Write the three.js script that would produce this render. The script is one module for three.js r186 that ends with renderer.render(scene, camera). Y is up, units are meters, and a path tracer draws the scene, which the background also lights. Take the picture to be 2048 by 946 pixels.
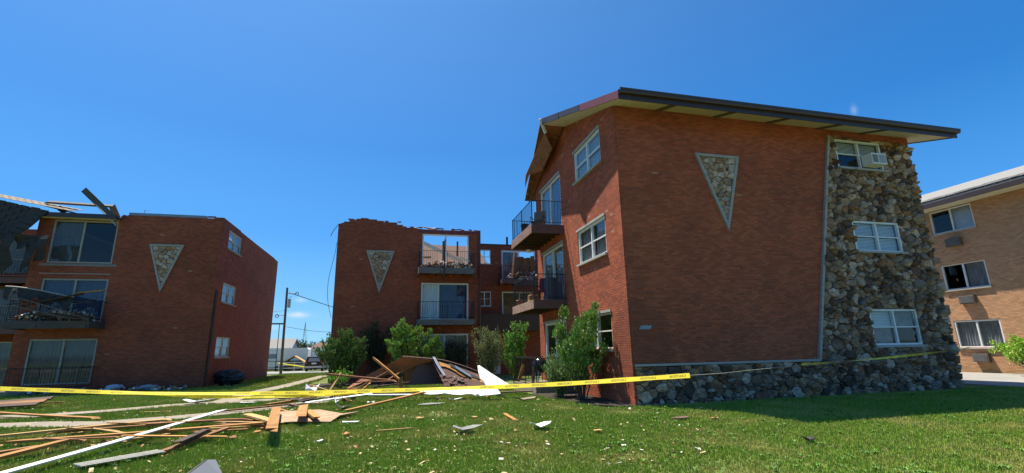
import * as THREE from 'three';
import { mergeGeometries } from 'three/addons/utils/BufferGeometryUtils.js';

// ---------- camera, sky, sun, exposure ----------
const scene = new THREE.Scene();
const V3 = (x, y, z) => new THREE.Vector3(x, y, z);
const camera = new THREE.PerspectiveCamera(53.376, 2048 / 946, 0.1, 1500);
{
  const pitch = 0.23337, roll = -0.01942, yaw = 0.24651;
  camera.position.set(0, 1.6, 0);
  const fw = V3(Math.sin(yaw) * Math.cos(pitch), Math.sin(pitch), -Math.cos(yaw) * Math.cos(pitch));
  const rt = V3(Math.cos(yaw), 0, Math.sin(yaw)), up = rt.clone().cross(fw);
  camera.up.copy(rt.clone().multiplyScalar(-Math.sin(roll)).addScaledVector(up, Math.cos(roll)));
  camera.lookAt(camera.position.clone().add(fw));
}
function rng(seed) { let a = seed >>> 0; return () => { a = (a + 0x6D2B79F5) | 0; let t = Math.imul(a ^ (a >>> 15), 1 | a); t = (t + Math.imul(t ^ (t >>> 7), 61 | t)) ^ t; return ((t ^ (t >>> 14)) >>> 0) / 4294967296; }; }
const lerp = (a, b, t) => a + (b - a) * t, clamp = (x, a = 0, b = 1) => Math.min(b, Math.max(a, x));
const smooth = (a, b, x) => { const t = clamp((x - a) / (b - a)); return t * t * (3 - 2 * t); };
// tileable value noise
function noiser(seed) {
  const r = rng(seed), tab = new Float32Array(4096).map(() => r());
  const h = (x, y, p) => tab[(((x % p + p) % p) * 67 + ((y % p + p) % p) * 131 + p * 7) & 4095];
  const n = (x, y, p) => { const i = Math.floor(x), j = Math.floor(y), f = x - i, g = y - j, u = f * f * (3 - 2 * f), v = g * g * (3 - 2 * g); return lerp(lerp(h(i, j, p), h(i + 1, j, p), u), lerp(h(i, j + 1, p), h(i + 1, j + 1, p), u), v); };
  return (u, v, p, oct = 4) => { let s = 0, a = 0.5, t = 0; for (let k = 0; k < oct; k++) { s += a * n(u * p, v * p, p); t += a; a *= 0.55; p *= 2; } return s / t; };
}
const SUN = V3(-0.24, 1, -0.315).normalize();
{
  const w = 2048, h = 1024, data = new Float32Array(w * h * 4), nz = noiser(5);
  const EX = 2.1, stops = [[-0.2, [0.20, 0.28, 0.34]], [0, [0.38, 0.74, 1.0]], [0.09, [0.22, 0.58, 1.0]], [0.22, [0.085, 0.375, 0.90]], [0.4, [0.03, 0.225, 0.66]], [0.62, [0.018, 0.15, 0.48]], [1, [0.014, 0.115, 0.38]]];
  for (let j = 0; j < h; j++) for (let i = 0; i < w; i++) {
    const el = Math.PI * ((j + 0.5) / h - 0.5), ph = 2 * Math.PI * ((i + 0.5) / w - 0.5); // three.js: u from atan2(z, x)
    const d = V3(Math.cos(el) * Math.cos(ph), Math.sin(el), Math.cos(el) * Math.sin(ph));
    let k = 0; const y = d.y; while (k < stops.length - 2 && y > stops[k + 1][0]) k++;
    const t = clamp((y - stops[k][0]) / (stops[k + 1][0] - stops[k][0])), c = [0, 1, 2].map(q => lerp(stops[k][1][q], stops[k + 1][1][q], t));
    const cs = clamp(d.dot(SUN), -1, 1), g = Math.max(0, cs), glow = 0.40 * Math.pow(g, 2.6) + 0.5 * Math.pow(g, 18) + 1.5 * Math.pow(g, 90);
    c[0] += glow * 0.42; c[1] += glow * 0.80; c[2] += glow * 1.4;
    // two small fair-weather clouds low over the gap and one wisp high at the right
    const az = Math.atan2(d.x, -d.z);
    for (const [a0, e0, wa, we, s] of [[-0.1773, 0.0983, 0.0085, 0.0030, 0.5], [-0.1786, 0.0699, 0.016, 0.0040, 0.7], [-0.2211, 0.0463, 0.02, 0.003, 0.25], [0.9218, 0.3883, 0.0035, 0.007, 0.25]]) {
      const dx = (az - a0) / wa, dy = (el - e0) / we, q = dx * dx + dy * dy;
      if (q < 6) { const m = s * clamp(Math.exp(-q * 0.9) * (0.45 + 1.1 * nz(az * 9 + 3, el * 22 + 3, 8, 4))); for (let e = 0; e < 3; e++) c[e] = lerp(c[e], [0.95, 0.97, 1][e], clamp(m)); }
    }
    const o = (j * w + i) * 4; data[o] = c[0] / EX; data[o + 1] = c[1] / EX; data[o + 2] = c[2] / EX; data[o + 3] = 1;
  }
  const sky = new THREE.DataTexture(data, w, h, THREE.RGBAFormat, THREE.FloatType);
  sky.mapping = THREE.EquirectangularReflectionMapping; sky.magFilter = THREE.LinearFilter; sky.minFilter = THREE.LinearFilter; sky.needsUpdate = true;
  scene.background = sky; scene.environment = sky; scene.backgroundIntensity = 1; scene.environmentIntensity = 1;
}
const sun = new THREE.DirectionalLight(new THREE.Color(1, 0.925, 0.77), 5);
sun.position.copy(SUN).multiplyScalar(80).add(V3(2, 0, -22)); sun.target.position.set(2, 0, -22);
sun.castShadow = true; sun.shadow.mapSize.set(4096, 4096); sun.shadow.bias = -0.0004;
Object.assign(sun.shadow.camera, { left: -45, right: 45, top: 45, bottom: -45, near: 1, far: 200 });
scene.add(sun, sun.target);
const renderer = new THREE.WebGLRenderer({ antialias: true });
renderer.setSize(1024, 473); renderer.shadowMap.enabled = true; renderer.shadowMap.type = THREE.PCFSoftShadowMap;
renderer.toneMapping = THREE.LinearToneMapping; renderer.toneMappingExposure = 2.1;

// ---------- helpers ----------
const taken = {};
function numbered(n) { const k = taken[n] = (taken[n] ?? -1) + 1; return k ? n + '_' + String(k).padStart(3, '0') : n; }
function tag(o, label, category, group, kind) { if (label) o.userData.label = label; if (category) o.userData.category = category; if (group) o.userData.group = group; if (kind) o.userData.kind = kind; return o; }
function add(o, parent) { if (parent) parent.add(o); else { o.name = numbered(o.name); scene.add(o); } return o; }
function obj(name, geo, mat, parent) { const m = new THREE.Mesh(geo, mat); m.name = name; m.castShadow = m.receiveShadow = true; return add(m, parent); }
function thing(name, [x, y, z], label, category, group) { const g = new THREE.Group(); g.name = name; g.position.set(x, y, z); add(g); return tag(g, label, category, group); }
function structure(name, geo, mat) { const m = obj(name, geo, mat); m.userData.kind = 'structure'; return m; }
const enc = v => { v = clamp(v); return Math.round(255 * (v <= 0.0031308 ? 12.92 * v : 1.055 * Math.pow(v, 1 / 2.4) - 0.055)); };
function tex(n, fn, srgb = true, m = n) { // fn(u,v) -> linear [r,g,b] or grey
  const d = new Uint8Array(n * m * 4);
  for (let j = 0; j < m; j++) for (let i = 0; i < n; i++) { let c = fn((i + 0.5) / n, (j + 0.5) / m); if (typeof c === 'number') c = [c, c, c]; const o = (j * n + i) * 4; for (let k = 0; k < 3; k++) d[o + k] = srgb ? enc(c[k]) : Math.round(255 * clamp(c[k])); d[o + 3] = 255; }
  const t = new THREE.DataTexture(d, n, m, THREE.RGBAFormat); t.wrapS = t.wrapT = THREE.RepeatWrapping; t.magFilter = THREE.LinearFilter; t.minFilter = THREE.LinearMipmapLinearFilter; t.generateMipmaps = true; if (srgb) t.colorSpace = THREE.SRGBColorSpace; t.needsUpdate = true; return t;
}
const rep = (t, x, y) => { const c = t.clone(); c.repeat.set(x, y); c.needsUpdate = true; return c; };
// uv in metres by dominant axis, on non-indexed geometry
function uvm(g) {
  if (g.index) g = g.toNonIndexed();
  g.computeVertexNormals();
  const p = g.attributes.position, uv = new Float32Array(p.count * 2), a = V3(), b = V3(), c = V3();
  for (let i = 0; i < p.count; i += 3) {
    a.fromBufferAttribute(p, i); b.fromBufferAttribute(p, i + 1); c.fromBufferAttribute(p, i + 2);
    const n = b.clone().sub(a).cross(c.clone().sub(a)), ax = Math.abs(n.x), ay = Math.abs(n.y), az = Math.abs(n.z);
    [a, b, c].forEach((q, k) => { const [s, t] = ax > ay && ax > az ? [q.z, q.y] : ay > az ? [q.x, q.z] : [q.x, q.y]; uv[(i + k) * 2] = s; uv[(i + k) * 2 + 1] = t; });
  }
  g.setAttribute('uv', new THREE.BufferAttribute(uv, 2)); return g;
}
const box = (w, h, d, x = 0, y = 0, z = 0) => uvm(new THREE.BoxGeometry(w, h, d).translate(x, y, z));
const boxR = (x0, y0, z0, x1, y1, z1) => box(Math.abs(x1 - x0), Math.abs(y1 - y0), Math.abs(z1 - z0), (x0 + x1) / 2, (y0 + y1) / 2, (z0 + z1) / 2);
const merge = gs => mergeGeometries(gs.map(g => { g = g.index ? g.toNonIndexed() : g; for (const k of Object.keys(g.attributes)) if (!['position', 'normal', 'uv'].includes(k)) g.deleteAttribute(k); return g; }));
function tris(pts, faces) { // flat-shaded mesh of polygons (fans)
  const v = []; for (const f of faces) for (let k = 1; k < f.length - 1; k++) for (const i of [f[0], f[k], f[k + 1]]) v.push(...pts[i]);
  const g = new THREE.BufferGeometry(); g.setAttribute('position', new THREE.Float32BufferAttribute(v, 3)); return uvm(g);
}
function slab(top, t, dir = [0, -1, 0]) { // polygon (CCW from outside) thickened along dir
  const n = top.length, pts = [...top, ...top.map(p => p.map((q, k) => q + dir[k] * t))], F = [top.map((_, i) => i), top.map((_, i) => 2 * n - 1 - i)];
  for (let i = 0; i < n; i++) F.push([i, n + i, n + (i + 1) % n, (i + 1) % n]);
  return tris(pts, F);
}
function bar(a, b, r, seg = 6, r2 = r) { const A = V3(...a), B = V3(...b), d = B.clone().sub(A), g = new THREE.CylinderGeometry(r2, r, d.length(), seg, 1); g.applyQuaternion(new THREE.Quaternion().setFromUnitVectors(V3(0, 1, 0), d.clone().normalize())); g.translate((a[0] + b[0]) / 2, (a[1] + b[1]) / 2, (a[2] + b[2]) / 2); return g.toNonIndexed(); }
function tube(pts, r, seg = 24, rad = 6) { return new THREE.TubeGeometry(new THREE.CatmullRomCurve3(pts.map(p => V3(...p))), seg, r, rad).toNonIndexed(); }
const C = (r, g, b) => new THREE.Color(r, g, b); // linear
const N1 = noiser(11), N2 = noiser(29), N3 = noiser(47);
// textures (multipliers around 1 or grain)
const tFine = tex(256, (u, v) => 0.62 + 0.55 * N1(u, v, 32, 4) - 0.12 * N2(u, v, 4, 3));
const tMot = tex(512, (u, v) => 0.35 + 0.55 * N1(u, v, 6, 6) + 0.35 * (N2(u, v, 40, 3) - 0.5));
const tStone = tex(512, (u, v) => { const a = N1(u, v, 5, 6), b = N3(u, v, 30, 4), w = clamp(0.25 + 0.75 * a + 0.5 * (b - 0.5)); return [w, w * (0.93 + 0.07 * b), w * (0.82 + 0.18 * N2(u, v, 9, 3))]; });
const bStone = tex(512, (u, v) => 0.6 * N1(u, v, 8, 6) + 0.4 * N3(u, v, 36, 4), false);
const tWood = tex(512, (u, v) => { const g = N1(u * 0.25, v, 32, 4), k = N2(u, v, 4, 4), s = 0.5 + 0.5 * Math.sin((v * 34 + 5 * k) * 6.283); const m = 0.42 + 0.36 * g + 0.2 * s + 0.45 * (k - 0.5) - 0.35 * smooth(0.72, 0.8, N3(u, v * 0.6, 5, 3)); return [m, m * (0.93 + 0.07 * g), m * (0.86 + 0.14 * g)]; });
const bWood = tex(256, (u, v) => 0.6 * N1(u * 0.2, v, 48, 3) + 0.4 * N2(u * 0.3, v, 12, 3), false);
const tConc = tex(512, (u, v) => { const a = N1(u, v, 5, 5), b = N3(u, v, 60, 3); return 0.62 + 0.3 * a + 0.22 * (b - 0.5) - 0.12 * smooth(0.62, 0.75, N2(u, v, 9, 4)); });
const bGrain = tex(256, (u, v) => N3(u, v, 40, 4), false);
const tLawn = tex(1024, (u, v) => { const a = N1(u, v, 6, 5), b = N3(u, v, 90, 3), c = N2(u, v, 3, 5); const d = smooth(0.5, 0.75, N2(u, v, 11, 5)); return [lerp(0.36, 0.75, a) * (0.7 + 0.6 * b) + 0.22 * d, lerp(0.5, 0.8, c) * (0.7 + 0.6 * b) + 0.06 * d, 0.35 * (0.6 + 0.8 * b) + 0.08 * d]; });
const tShing = tex(512, (u, v) => 0.5 + 0.5 * N3(u, v, 110, 2) + 0.3 * (N1(u, v, 7, 4) - 0.5));
const tPaint = tex(256, (u, v) => 0.84 + 0.16 * N1(u, v, 8, 5) - 0.18 * smooth(0.64, 0.72, N2(u, v, 14, 4)));
const std = (c, o = {}) => new THREE.MeshStandardMaterial({ color: C(...c), roughness: 0.85, ...o });
const M = {
  mortar: std([0.30, 0.19, 0.145], { map: rep(tFine, 2, 2), roughness: 0.95 }),
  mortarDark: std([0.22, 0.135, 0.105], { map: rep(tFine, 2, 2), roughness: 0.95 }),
  mortarTan: std([0.36, 0.27, 0.20], { map: rep(tFine, 2, 2), roughness: 0.95 }),
  stoneBack: std([0.10, 0.085, 0.07], { map: rep(tMot, 1, 1), roughness: 1 }),
  limestone: std([0.46, 0.44, 0.40], { map: rep(tConc, 1, 1), bumpMap: rep(bGrain, 2, 2), bumpScale: 0.002 }),
  trim: std([0.42, 0.40, 0.35], { map: rep(tConc, 1.3, 1.3), roughness: 0.7 }),
  white: std([0.78, 0.78, 0.76], { map: rep(tPaint, 1.5, 1.5), roughness: 0.5 }),
  whiteRough: std([0.80, 0.79, 0.75], { map: rep(tPaint, 1, 1), roughness: 0.75 }),
  cream: std([0.66, 0.60, 0.47], { map: rep(tPaint, 0.7, 0.7), roughness: 0.75 }),
  fascia: std([0.045, 0.028, 0.026], { map: rep(tPaint, 1, 1), roughness: 0.42 }),
  maroon: std([0.16, 0.03, 0.035], { map: rep(tPaint, 1, 1), roughness: 0.5 }),
  batten: std([0.17, 0.14, 0.11], { map: rep(tWood, 1, 1) }),
  deckWood: std([0.34, 0.13, 0.055], { map: rep(tWood, 0.8, 0.8), bumpMap: rep(bWood, 0.8, 0.8), bumpScale: 0.004 }),
  orange: std([0.50, 0.24, 0.058], { map: rep(tWood, 0.6, 1.6), bumpMap: rep(bWood, 1, 3), bumpScale: 0.002 }),
  pine: std([0.56, 0.35, 0.13], { map: rep(tWood, 0.5, 1.4), bumpMap: rep(bWood, 1, 3), bumpScale: 0.002 }),
  redwood: std([0.31, 0.135, 0.046], { map: rep(tWood, 0.6, 1.5), bumpMap: rep(bWood, 1, 3), bumpScale: 0.002 }),
  osb: std([0.50, 0.32, 0.18], { map: rep(tMot, 1.2, 1.2), bumpMap: rep(bGrain, 2, 2), bumpScale: 0.004 }),
  darkWood: std([0.085, 0.048, 0.032], { map: rep(tWood, 0.8, 1.2) }),
  brownPaint: std([0.115, 0.055, 0.046], { map: rep(tPaint, 1, 1), roughness: 0.6 }),
  tarPaper: std([0.05, 0.045, 0.043], { map: rep(tMot, 1.5, 1.5), roughness: 0.95 }),
  shingle: std([0.17, 0.095, 0.072], { map: rep(tShing, 2, 2), bumpMap: rep(bGrain, 6, 6), bumpScale: 0.003, roughness: 0.95 }),
  shingleGrey: std([0.27, 0.26, 0.245], { map: rep(tShing, 2, 2), bumpMap: rep(bGrain, 6, 6), bumpScale: 0.003, roughness: 0.95 }),
  shingleTan: std([0.33, 0.26, 0.19], { map: rep(tShing, 2, 2), bumpMap: rep(bGrain, 6, 6), bumpScale: 0.003, roughness: 0.95 }),
  shingleDark: std([0.055, 0.05, 0.052], { map: rep(tShing, 2, 2), roughness: 0.95 }),
  iron: std([0.012, 0.012, 0.014], { roughness: 0.45, metalness: 0.3 }),
  metal: std([0.42, 0.43, 0.44], { roughness: 0.35, metalness: 0.85 }),
  flashing: std([0.22, 0.27, 0.33], { roughness: 0.5, metalness: 0.4, map: rep(tPaint, 1, 1) }),
  concrete: std([0.28, 0.235, 0.175], { map: rep(tConc, 0.5, 0.5), bumpMap: rep(bGrain, 2, 2), bumpScale: 0.003, roughness: 0.92 }),
  concreteLight: std([0.30, 0.288, 0.265], { map: rep(tConc, 0.2, 0.2), roughness: 0.92 }),
  asphalt: std([0.16, 0.16, 0.165], { map: rep(tConc, 0.3, 0.3), roughness: 0.95 }),
  mulch: std([0.05, 0.035, 0.025], { map: rep(tMot, 1, 1), bumpMap: rep(bGrain, 3, 3), bumpScale: 0.02, roughness: 1 }),
  interior: std([0.16, 0.15, 0.145], { map: rep(tMot, 0.5, 0.5) }),
  slabc: std([0.25, 0.24, 0.23], { map: rep(tConc, 1, 1) }),
  blind: std([0.62, 0.64, 0.66], { roughness: 0.8 }),
  curtain: std([0.30, 0.30, 0.31], { roughness: 0.9, map: rep(tMot, 1, 0.3) }),
  curtainBlue: std([0.06, 0.09, 0.2], { roughness: 0.9, map: rep(tMot, 1, 0.3) }),
  glass: new THREE.MeshPhysicalMaterial({ color: C(0.9, 0.95, 0.95), roughness: 0.02, transmission: 1, thickness: 0, ior: 1.5 }),
  black: std([0.012, 0.012, 0.013], { roughness: 0.6 }),
  plasticBag: std([0.010, 0.010, 0.011], { roughness: 0.5 }),
  poleWood: std([0.20, 0.155, 0.115], { map: rep(tWood, 1, 1) }),
  bark: std([0.11, 0.085, 0.06], { map: rep(tWood, 2, 2) }),
};
const ROT = { front: 0, left: -Math.PI / 2, right: Math.PI / 2, back: Math.PI };

// brick palettes (linear) : [colours]
const palette = (base, n, seed, dv) => { const r = rng(seed); return Array.from({ length: n }, () => { const k = 1 + (r() - 0.5) * dv, h = (r() - 0.5) * 0.12; return C(base[0] * k * (1 - h * 0.3), base[1] * k * (1 + h), base[2] * k * (1 + h * 1.3)); }); };
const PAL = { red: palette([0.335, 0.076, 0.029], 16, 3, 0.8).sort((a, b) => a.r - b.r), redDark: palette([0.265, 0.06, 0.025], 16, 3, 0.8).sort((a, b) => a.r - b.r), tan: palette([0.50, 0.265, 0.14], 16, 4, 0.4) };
const brickMat = { red: std([1, 1, 1], { roughness: 0.9, bumpMap: rep(bGrain, 1, 1), bumpScale: 0.003 }) };
brickMat.tan = brickMat.redDark = brickMat.red;
const brickMats = PAL.red.slice(0, 8).map(c => new THREE.MeshStandardMaterial({ color: c, roughness: 0.9, map: rep(tFine, 1, 1), bumpMap: rep(bGrain, 1, 1), bumpScale: 0.003 }));
const unitBox = new THREE.BoxGeometry(1, 1, 1);

// scanline spans of a polygon minus rectangular holes
function spansAt(outline, holes, y) {
  const xs = []; for (let i = 0; i < outline.length; i++) { const a = outline[i], b = outline[(i + 1) % outline.length]; if ((a[1] <= y) !== (b[1] <= y)) xs.push(a[0] + (b[0] - a[0]) * (y - a[1]) / (b[1] - a[1])); }
  xs.sort((p, q) => p - q); let sp = []; for (let i = 0; i + 1 < xs.length; i += 2) sp.push([xs[i], xs[i + 1]]);
  for (const [u0, y0, u1, y1] of holes) if (y > y0 && y < y1) sp = sp.flatMap(([a, b]) => u1 <= a || u0 >= b ? [[a, b]] : [[a, u0], [u1, b]].filter(s => s[1] - s[0] > 0.01));
  return sp;
}
// a masonry wall part: mortar core with openings and brick faces. frame: {p:[x,y,z] world of local origin, face}
function wall(b, name, frame, outline, holes, o = {}) {
  const { t = 0.25, pal = 'red', parts = 0, seed = 1, mortar = M.mortar, noBricks = false, light = 0.0012 } = o;
  const s = new THREE.Shape((o.core ?? outline).map(([x, y]) => new THREE.Vector2(x, y)));
  for (const [u0, y0, u1, y1] of holes) s.holes.push(new THREE.Path([[u0, y0], [u0, y1], [u1, y1], [u1, y0]].map(q => new THREE.Vector2(...q))));
  const g = uvm(new THREE.ExtrudeGeometry(s, { depth: t, bevelEnabled: false }).translate(0, 0, -t - (noBricks ? 0 : 0.009)));
  const w = obj(name, g, mortar, b);
  w.position.set(frame.p[0] - b.position.x, frame.p[1] - b.position.y, frame.p[2] - b.position.z); w.rotation.y = ROT[frame.face];
  w.userData.frame = frame;
  if (noBricks) return w;
  const r = rng(seed * 977 + 13), list = [], H = 0.0677, L = 0.213, ys = outline.map(q => q[1]), y0 = Math.min(...ys), y1 = Math.max(...ys);
  let row = 0;
  for (let y = y0; y + H * 0.6 < y1; y += H, row++) for (const [a, e] of spansAt(outline, holes, y + H / 2)) {
    const off = (row % 2) * L / 2; let k = Math.floor((a - off) / L);
    for (; k * L + off < e; k++) { const u0 = Math.max(a, k * L + off), u1 = Math.min(e, (k + 1) * L + off); if (u1 - u0 > 0.035) list.push([(u0 + u1) / 2, y + H / 2, u1 - u0 - 0.011, r(), r()]); }
  }
  w.updateMatrixWorld(true);
  let single = [];
  if (parts) { const q = V3(); for (const e of list) { q.set(e[0], e[1], 0).applyMatrix4(w.matrixWorld); e.d = q.distanceTo(camera.position); } list.sort((p, q2) => p.d - q2.d); single = list.splice(0, parts); }
  for (const e of single) { const m = obj('brick', unitBox, brickMats[Math.floor(e[3] * brickMats.length)], w); m.position.set(e[0], e[1], -0.03 + e[4] * 0.003); m.scale.set(e[2], 0.0565, 0.06); }
  const im = new THREE.InstancedMesh(unitBox, brickMat[pal], list.length), mt = new THREE.Matrix4(), qn = new THREE.Quaternion();
  list.forEach((e, i) => { mt.compose(V3(e[0], e[1], -0.03 + e[4] * 0.003), qn, V3(e[2], 0.0565, 0.06)); im.setMatrixAt(i, mt); const c = r() < light ? C(0.42, 0.2, 0.13) : PAL[pal][Math.floor(clamp(0.8 * e[3] + 0.95 * (N2(e[0] / 9 + seed, e[1] / 7 + seed * 3, 8, 4) - 0.5) + 0.1, 0, 0.999) * 16)]; im.setColorAt(i, c); });
  im.name = 'brickwork'; im.userData.kind = 'stuff'; im.castShadow = im.receiveShadow = true; w.add(im);
  return w;
}
// put a part in wall coordinates
function onWall(o, b, frame, u, y, out = 0) {
  const th = ROT[frame.face], ux = Math.cos(th), uz = -Math.sin(th), nx = Math.sin(th), nz = Math.cos(th);
  o.position.set(frame.p[0] + ux * u + nx * out - b.position.x, frame.p[1] + y - b.position.y, frame.p[2] + uz * u + nz * out - b.position.z); o.rotation.y = th; return o;
}
const wavy = (w, h, ph) => { const g = new THREE.PlaneGeometry(w, h, 44, 2), p = g.attributes.position; for (let i = 0; i < p.count; i++) { const x = p.getX(i); p.setZ(i, 0.022 * Math.sin(x * 44 + ph + 1.3 * Math.sin(x * 9 + ph * 2)) + 0.01 * Math.sin(x * 17 + p.getY(i) * 2 + ph)); } g.computeVertexNormals(); return g.toNonIndexed(); };
// window: frame mesh with panes, sashes, blinds, sill as children. origin bottom centre
function windowPart(b, frame, [u0, y0, u1, y1], o = {}) {
  const { kind = 'hung', blinds = [], sill = true, name = 'window', bars = 0.06, mat = M.white, inset = -0.07, mid = 0.5, label, noGlass = [] } = o;
  const w = u1 - u0, h = y1 - y0, d = 0.09, f = bars, G = [box(f, h, d, -w / 2 + f / 2, h / 2, 0), box(f, h, d, w / 2 - f / 2, h / 2, 0), box(w - 2 * f, f, d, 0, h - f / 2, 0), box(w - 2 * f, f, d, 0, f / 2, 0)];
  const m = lerp(-w / 2, w / 2, mid);
  G.push(box(f * 1.1, h - 2 * f, d * 0.96, m, h / 2, 0));
  const cells = [];
  for (const [a, e] of [[-w / 2 + f, m - f * 0.55], [m + f * 0.55, w / 2 - f]]) {
    if (kind === 'hung') { cells.push([a, f, e, h / 2 - 0.02], [a, h / 2 + 0.02, e, h - f]); }
    else cells.push([a, f, e, h - f]);
  }
  const win = obj(name, merge(G), mat, b); onWall(win, b, frame, (u0 + u1) / 2, y0, inset); if (label) win.userData.label = label;
  if (kind === 'hung') for (const i of [0, 2]) { const c = cells[i]; obj('meeting_rail', box(c[2] - c[0], 0.04, 0.05, (c[0] + c[2]) / 2, h / 2, 0), mat, win); }
  cells.forEach((c, i) => {
    if (!noGlass.includes(i)) obj('pane', new THREE.PlaneGeometry(c[2] - c[0] + 0.01, c[3] - c[1] + 0.01).translate((c[0] + c[2]) / 2, (c[1] + c[3]) / 2, kind === 'hung' && i % 2 ? 0.012 : -0.012), M.glass, win);
    if (blinds[i]) { const bw = c[2] - c[0] + 0.03, fr = blinds[i].to ?? 0; if (blinds[i].flat) obj('curtain', wavy(bw, (c[3] - c[1]) * (1 - fr), u0 * 7 + y0 * 3 + i).translate((c[0] + c[2]) / 2, c[3] - (c[3] - c[1]) * (1 - fr) / 2, -0.11 - 0.01 * i), blinds[i].mat, win); else { const gs = [], n = Math.round((c[3] - c[1]) * (1 - fr) / 0.05); for (let k = 0; k < n; k++) gs.push(box(bw, 0.047, 0.004).rotateX(-0.5).translate((c[0] + c[2]) / 2, c[3] - 0.025 - k * 0.05, -0.11)); obj('blind', merge(gs), blinds[i].mat ?? M.blind, win); } }
  });
  if (sill) obj('sill', box(w + 0.12, 0.07, 0.2, 0, -0.037, 0.06), o.sillMat ?? M.limestone, win);
  return win;
}
const BL = { mat: M.blind }, CU = { mat: M.curtain, flat: true }, BU = { mat: M.curtainBlue, flat: true };
// balcony: deck mesh with fascia boards, joists, rails and balusters as children. box in wall coords u0..u1, top y, depth out
function balcony(b, frame, u0, u1, y, depth, o = {}) {
  const { thick = 0.36, rail = 1.0, fasciaMat = M.brownPaint, gap = [], noRail = false, step = 0.125 } = o;
  const w = u1 - u0, dk = obj('balcony', box(w - 0.08, 0.09, depth - 0.05, 0, -0.046, depth / 2 - 0.02), o.deck ?? M.darkWood, b);
  onWall(dk, b, frame, (u0 + u1) / 2, y, 0);
  obj('fascia_board', box(w, thick, 0.045, 0, -thick / 2 - 0.003, depth - 0.02), o.frontMat ?? fasciaMat, dk);
  for (const s of [-1, 1]) obj('fascia_board', box(0.045, thick, depth - 0.05, s * (w / 2 - 0.0225), -thick / 2 - 0.003, depth / 2 - 0.025), fasciaMat, dk);
  for (let k = 1; k < 6; k++) obj('joist', box(0.045, 0.2, depth - 0.06, -w / 2 + k * w / 6, -0.195, depth / 2 - 0.025), M.darkWood, dk);
  if (noRail) return dk;
  const rl = [], R = 0.016, run = (a, c) => { rl.push(bar([a[0], rail, a[1]], [c[0], rail, c[1]], R), bar([a[0], 0.1, a[1]], [c[0], 0.1, c[1]], R * 0.8)); };
  const zf = depth - 0.06, ul = -w / 2 + 0.05, ur = w / 2 - 0.05;
  run([ul, 0.02], [ul, zf]); run([ul, zf], [ur, zf]); run([ur, zf], [ur, 0.02]);
  obj('handrail', merge(rl), M.iron, dk);
  const bg = bar([0, 0.1, 0], [0, rail, 0], 0.008, 5), pg = bar([0, 0, 0], [0, rail + 0.03, 0], 0.018, 6);
  const put = (x, z, post) => { const m = obj(post ? 'post' : 'baluster', post ? pg : bg, M.iron, dk); m.position.set(x, 0, z); };
  for (let x = ul + step; x < ur - 0.05; x += step) if (!gap.some(([a, c]) => x > a && x < c)) put(x, zf, Math.abs(x) < step / 2);
  for (const x of [ul, ur]) { put(x, zf, true); for (let z = 0.1; z < zf - 0.05; z += step) put(x, z); }
  return dk;
}
// ---------- ground ----------
const GZ = [[-500, -1.2], [-90, -1.2], [-60, -0.5], [-40, -0.15], [-28, -0.1], [-14, 0], [200, 0]];
function gy(x, z) { let k = 0; while (k < GZ.length - 2 && z > GZ[k + 1][0]) k++; const t = clamp((z - GZ[k][0]) / (GZ[k + 1][0] - GZ[k][0])); return lerp(GZ[k][1], GZ[k + 1][1], t); }
{
  const xs = [], zs = []; for (let x = -420; x <= 420;) { xs.push(x); x += Math.abs(x) > 60 ? 30 : Math.abs(x) > 26 ? 4 : 0.6; } for (let z = -480; z <= 120;) { zs.push(z); z += z < -90 || z > 30 ? 20 : z < -45 || z > 6 ? 3 : 0.6; }
  const pos = [], uv = [], idx = [];
  for (const z of zs) for (const x of xs) { const nearp = Math.abs(x) < 26 && z > -45 && z < 8; pos.push(x, gy(x, z) - 0.02 + (nearp ? 0.03 * (N1(x / 30 + 5, z / 30 + 5, 6, 3) - 0.5) : 0), z); uv.push(x / 7, z / 7); }
  for (let j = 0; j + 1 < zs.length; j++) for (let i = 0; i + 1 < xs.length; i++) { const a = j * xs.length + i, b = a + 1, c = a + xs.length, d = c + 1; idx.push(a, c, b, b, c, d); }
  const g = new THREE.BufferGeometry(); g.setAttribute('position', new THREE.Float32BufferAttribute(pos, 3)); g.setAttribute('uv', new THREE.Float32BufferAttribute(uv, 2)); g.setIndex(idx); g.computeVertexNormals();
  structure('ground', g, new THREE.MeshStandardMaterial({ color: C(0.16, 0.19, 0.055), map: tLawn, bumpMap: rep(bGrain, 8, 8), bumpScale: 0.02, roughness: 1 }));
}
// flat paving polygon, following the slope, split into slabs
function paving(name, poly, mat, lift = 0.012, edge = 0.06) { const t = poly.map(([x, z]) => [x, gy(x, z) + lift, z]); return structure(name, slab(t.slice().reverse().map(p => p), edge), mat); }
const ribbonSlabs = (name, pts, w, mat, len = 1.5) => { // concrete walk: sand bed with separate slabs on it
  const curve = new THREE.CatmullRomCurve3(pts.map(([x, z]) => V3(x, 0, z))), n = Math.round(curve.getLength() / len), r = rng(7), quad = (k, e, w2, h) => { const P = []; for (const [t, s] of [[k, -1], [k, 1], [k + e, 1], [k + e, -1]]) { const q = curve.getPointAt(clamp(t / n)), d = curve.getTangentAt(clamp(t / n)); P.push([q.x - d.z * s * w2 / 2, 0, q.z + d.x * s * w2 / 2]); } P.forEach(p => p[1] = gy(p[0], p[2]) + h); return P.reverse(); };
  const bed = []; for (let k = 0; k < n; k++) bed.push(slab(quad(k, 1, w - 0.02, -0.006), 0.06));
  const root = structure(name, merge(bed), M.mulch);
  for (let k = 0; k < n; k++) obj('concrete_slab', slab(quad(k, 0.985, w, 0.006 + r() * 0.012), 0.08), mat, root);
  return root;
};
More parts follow.
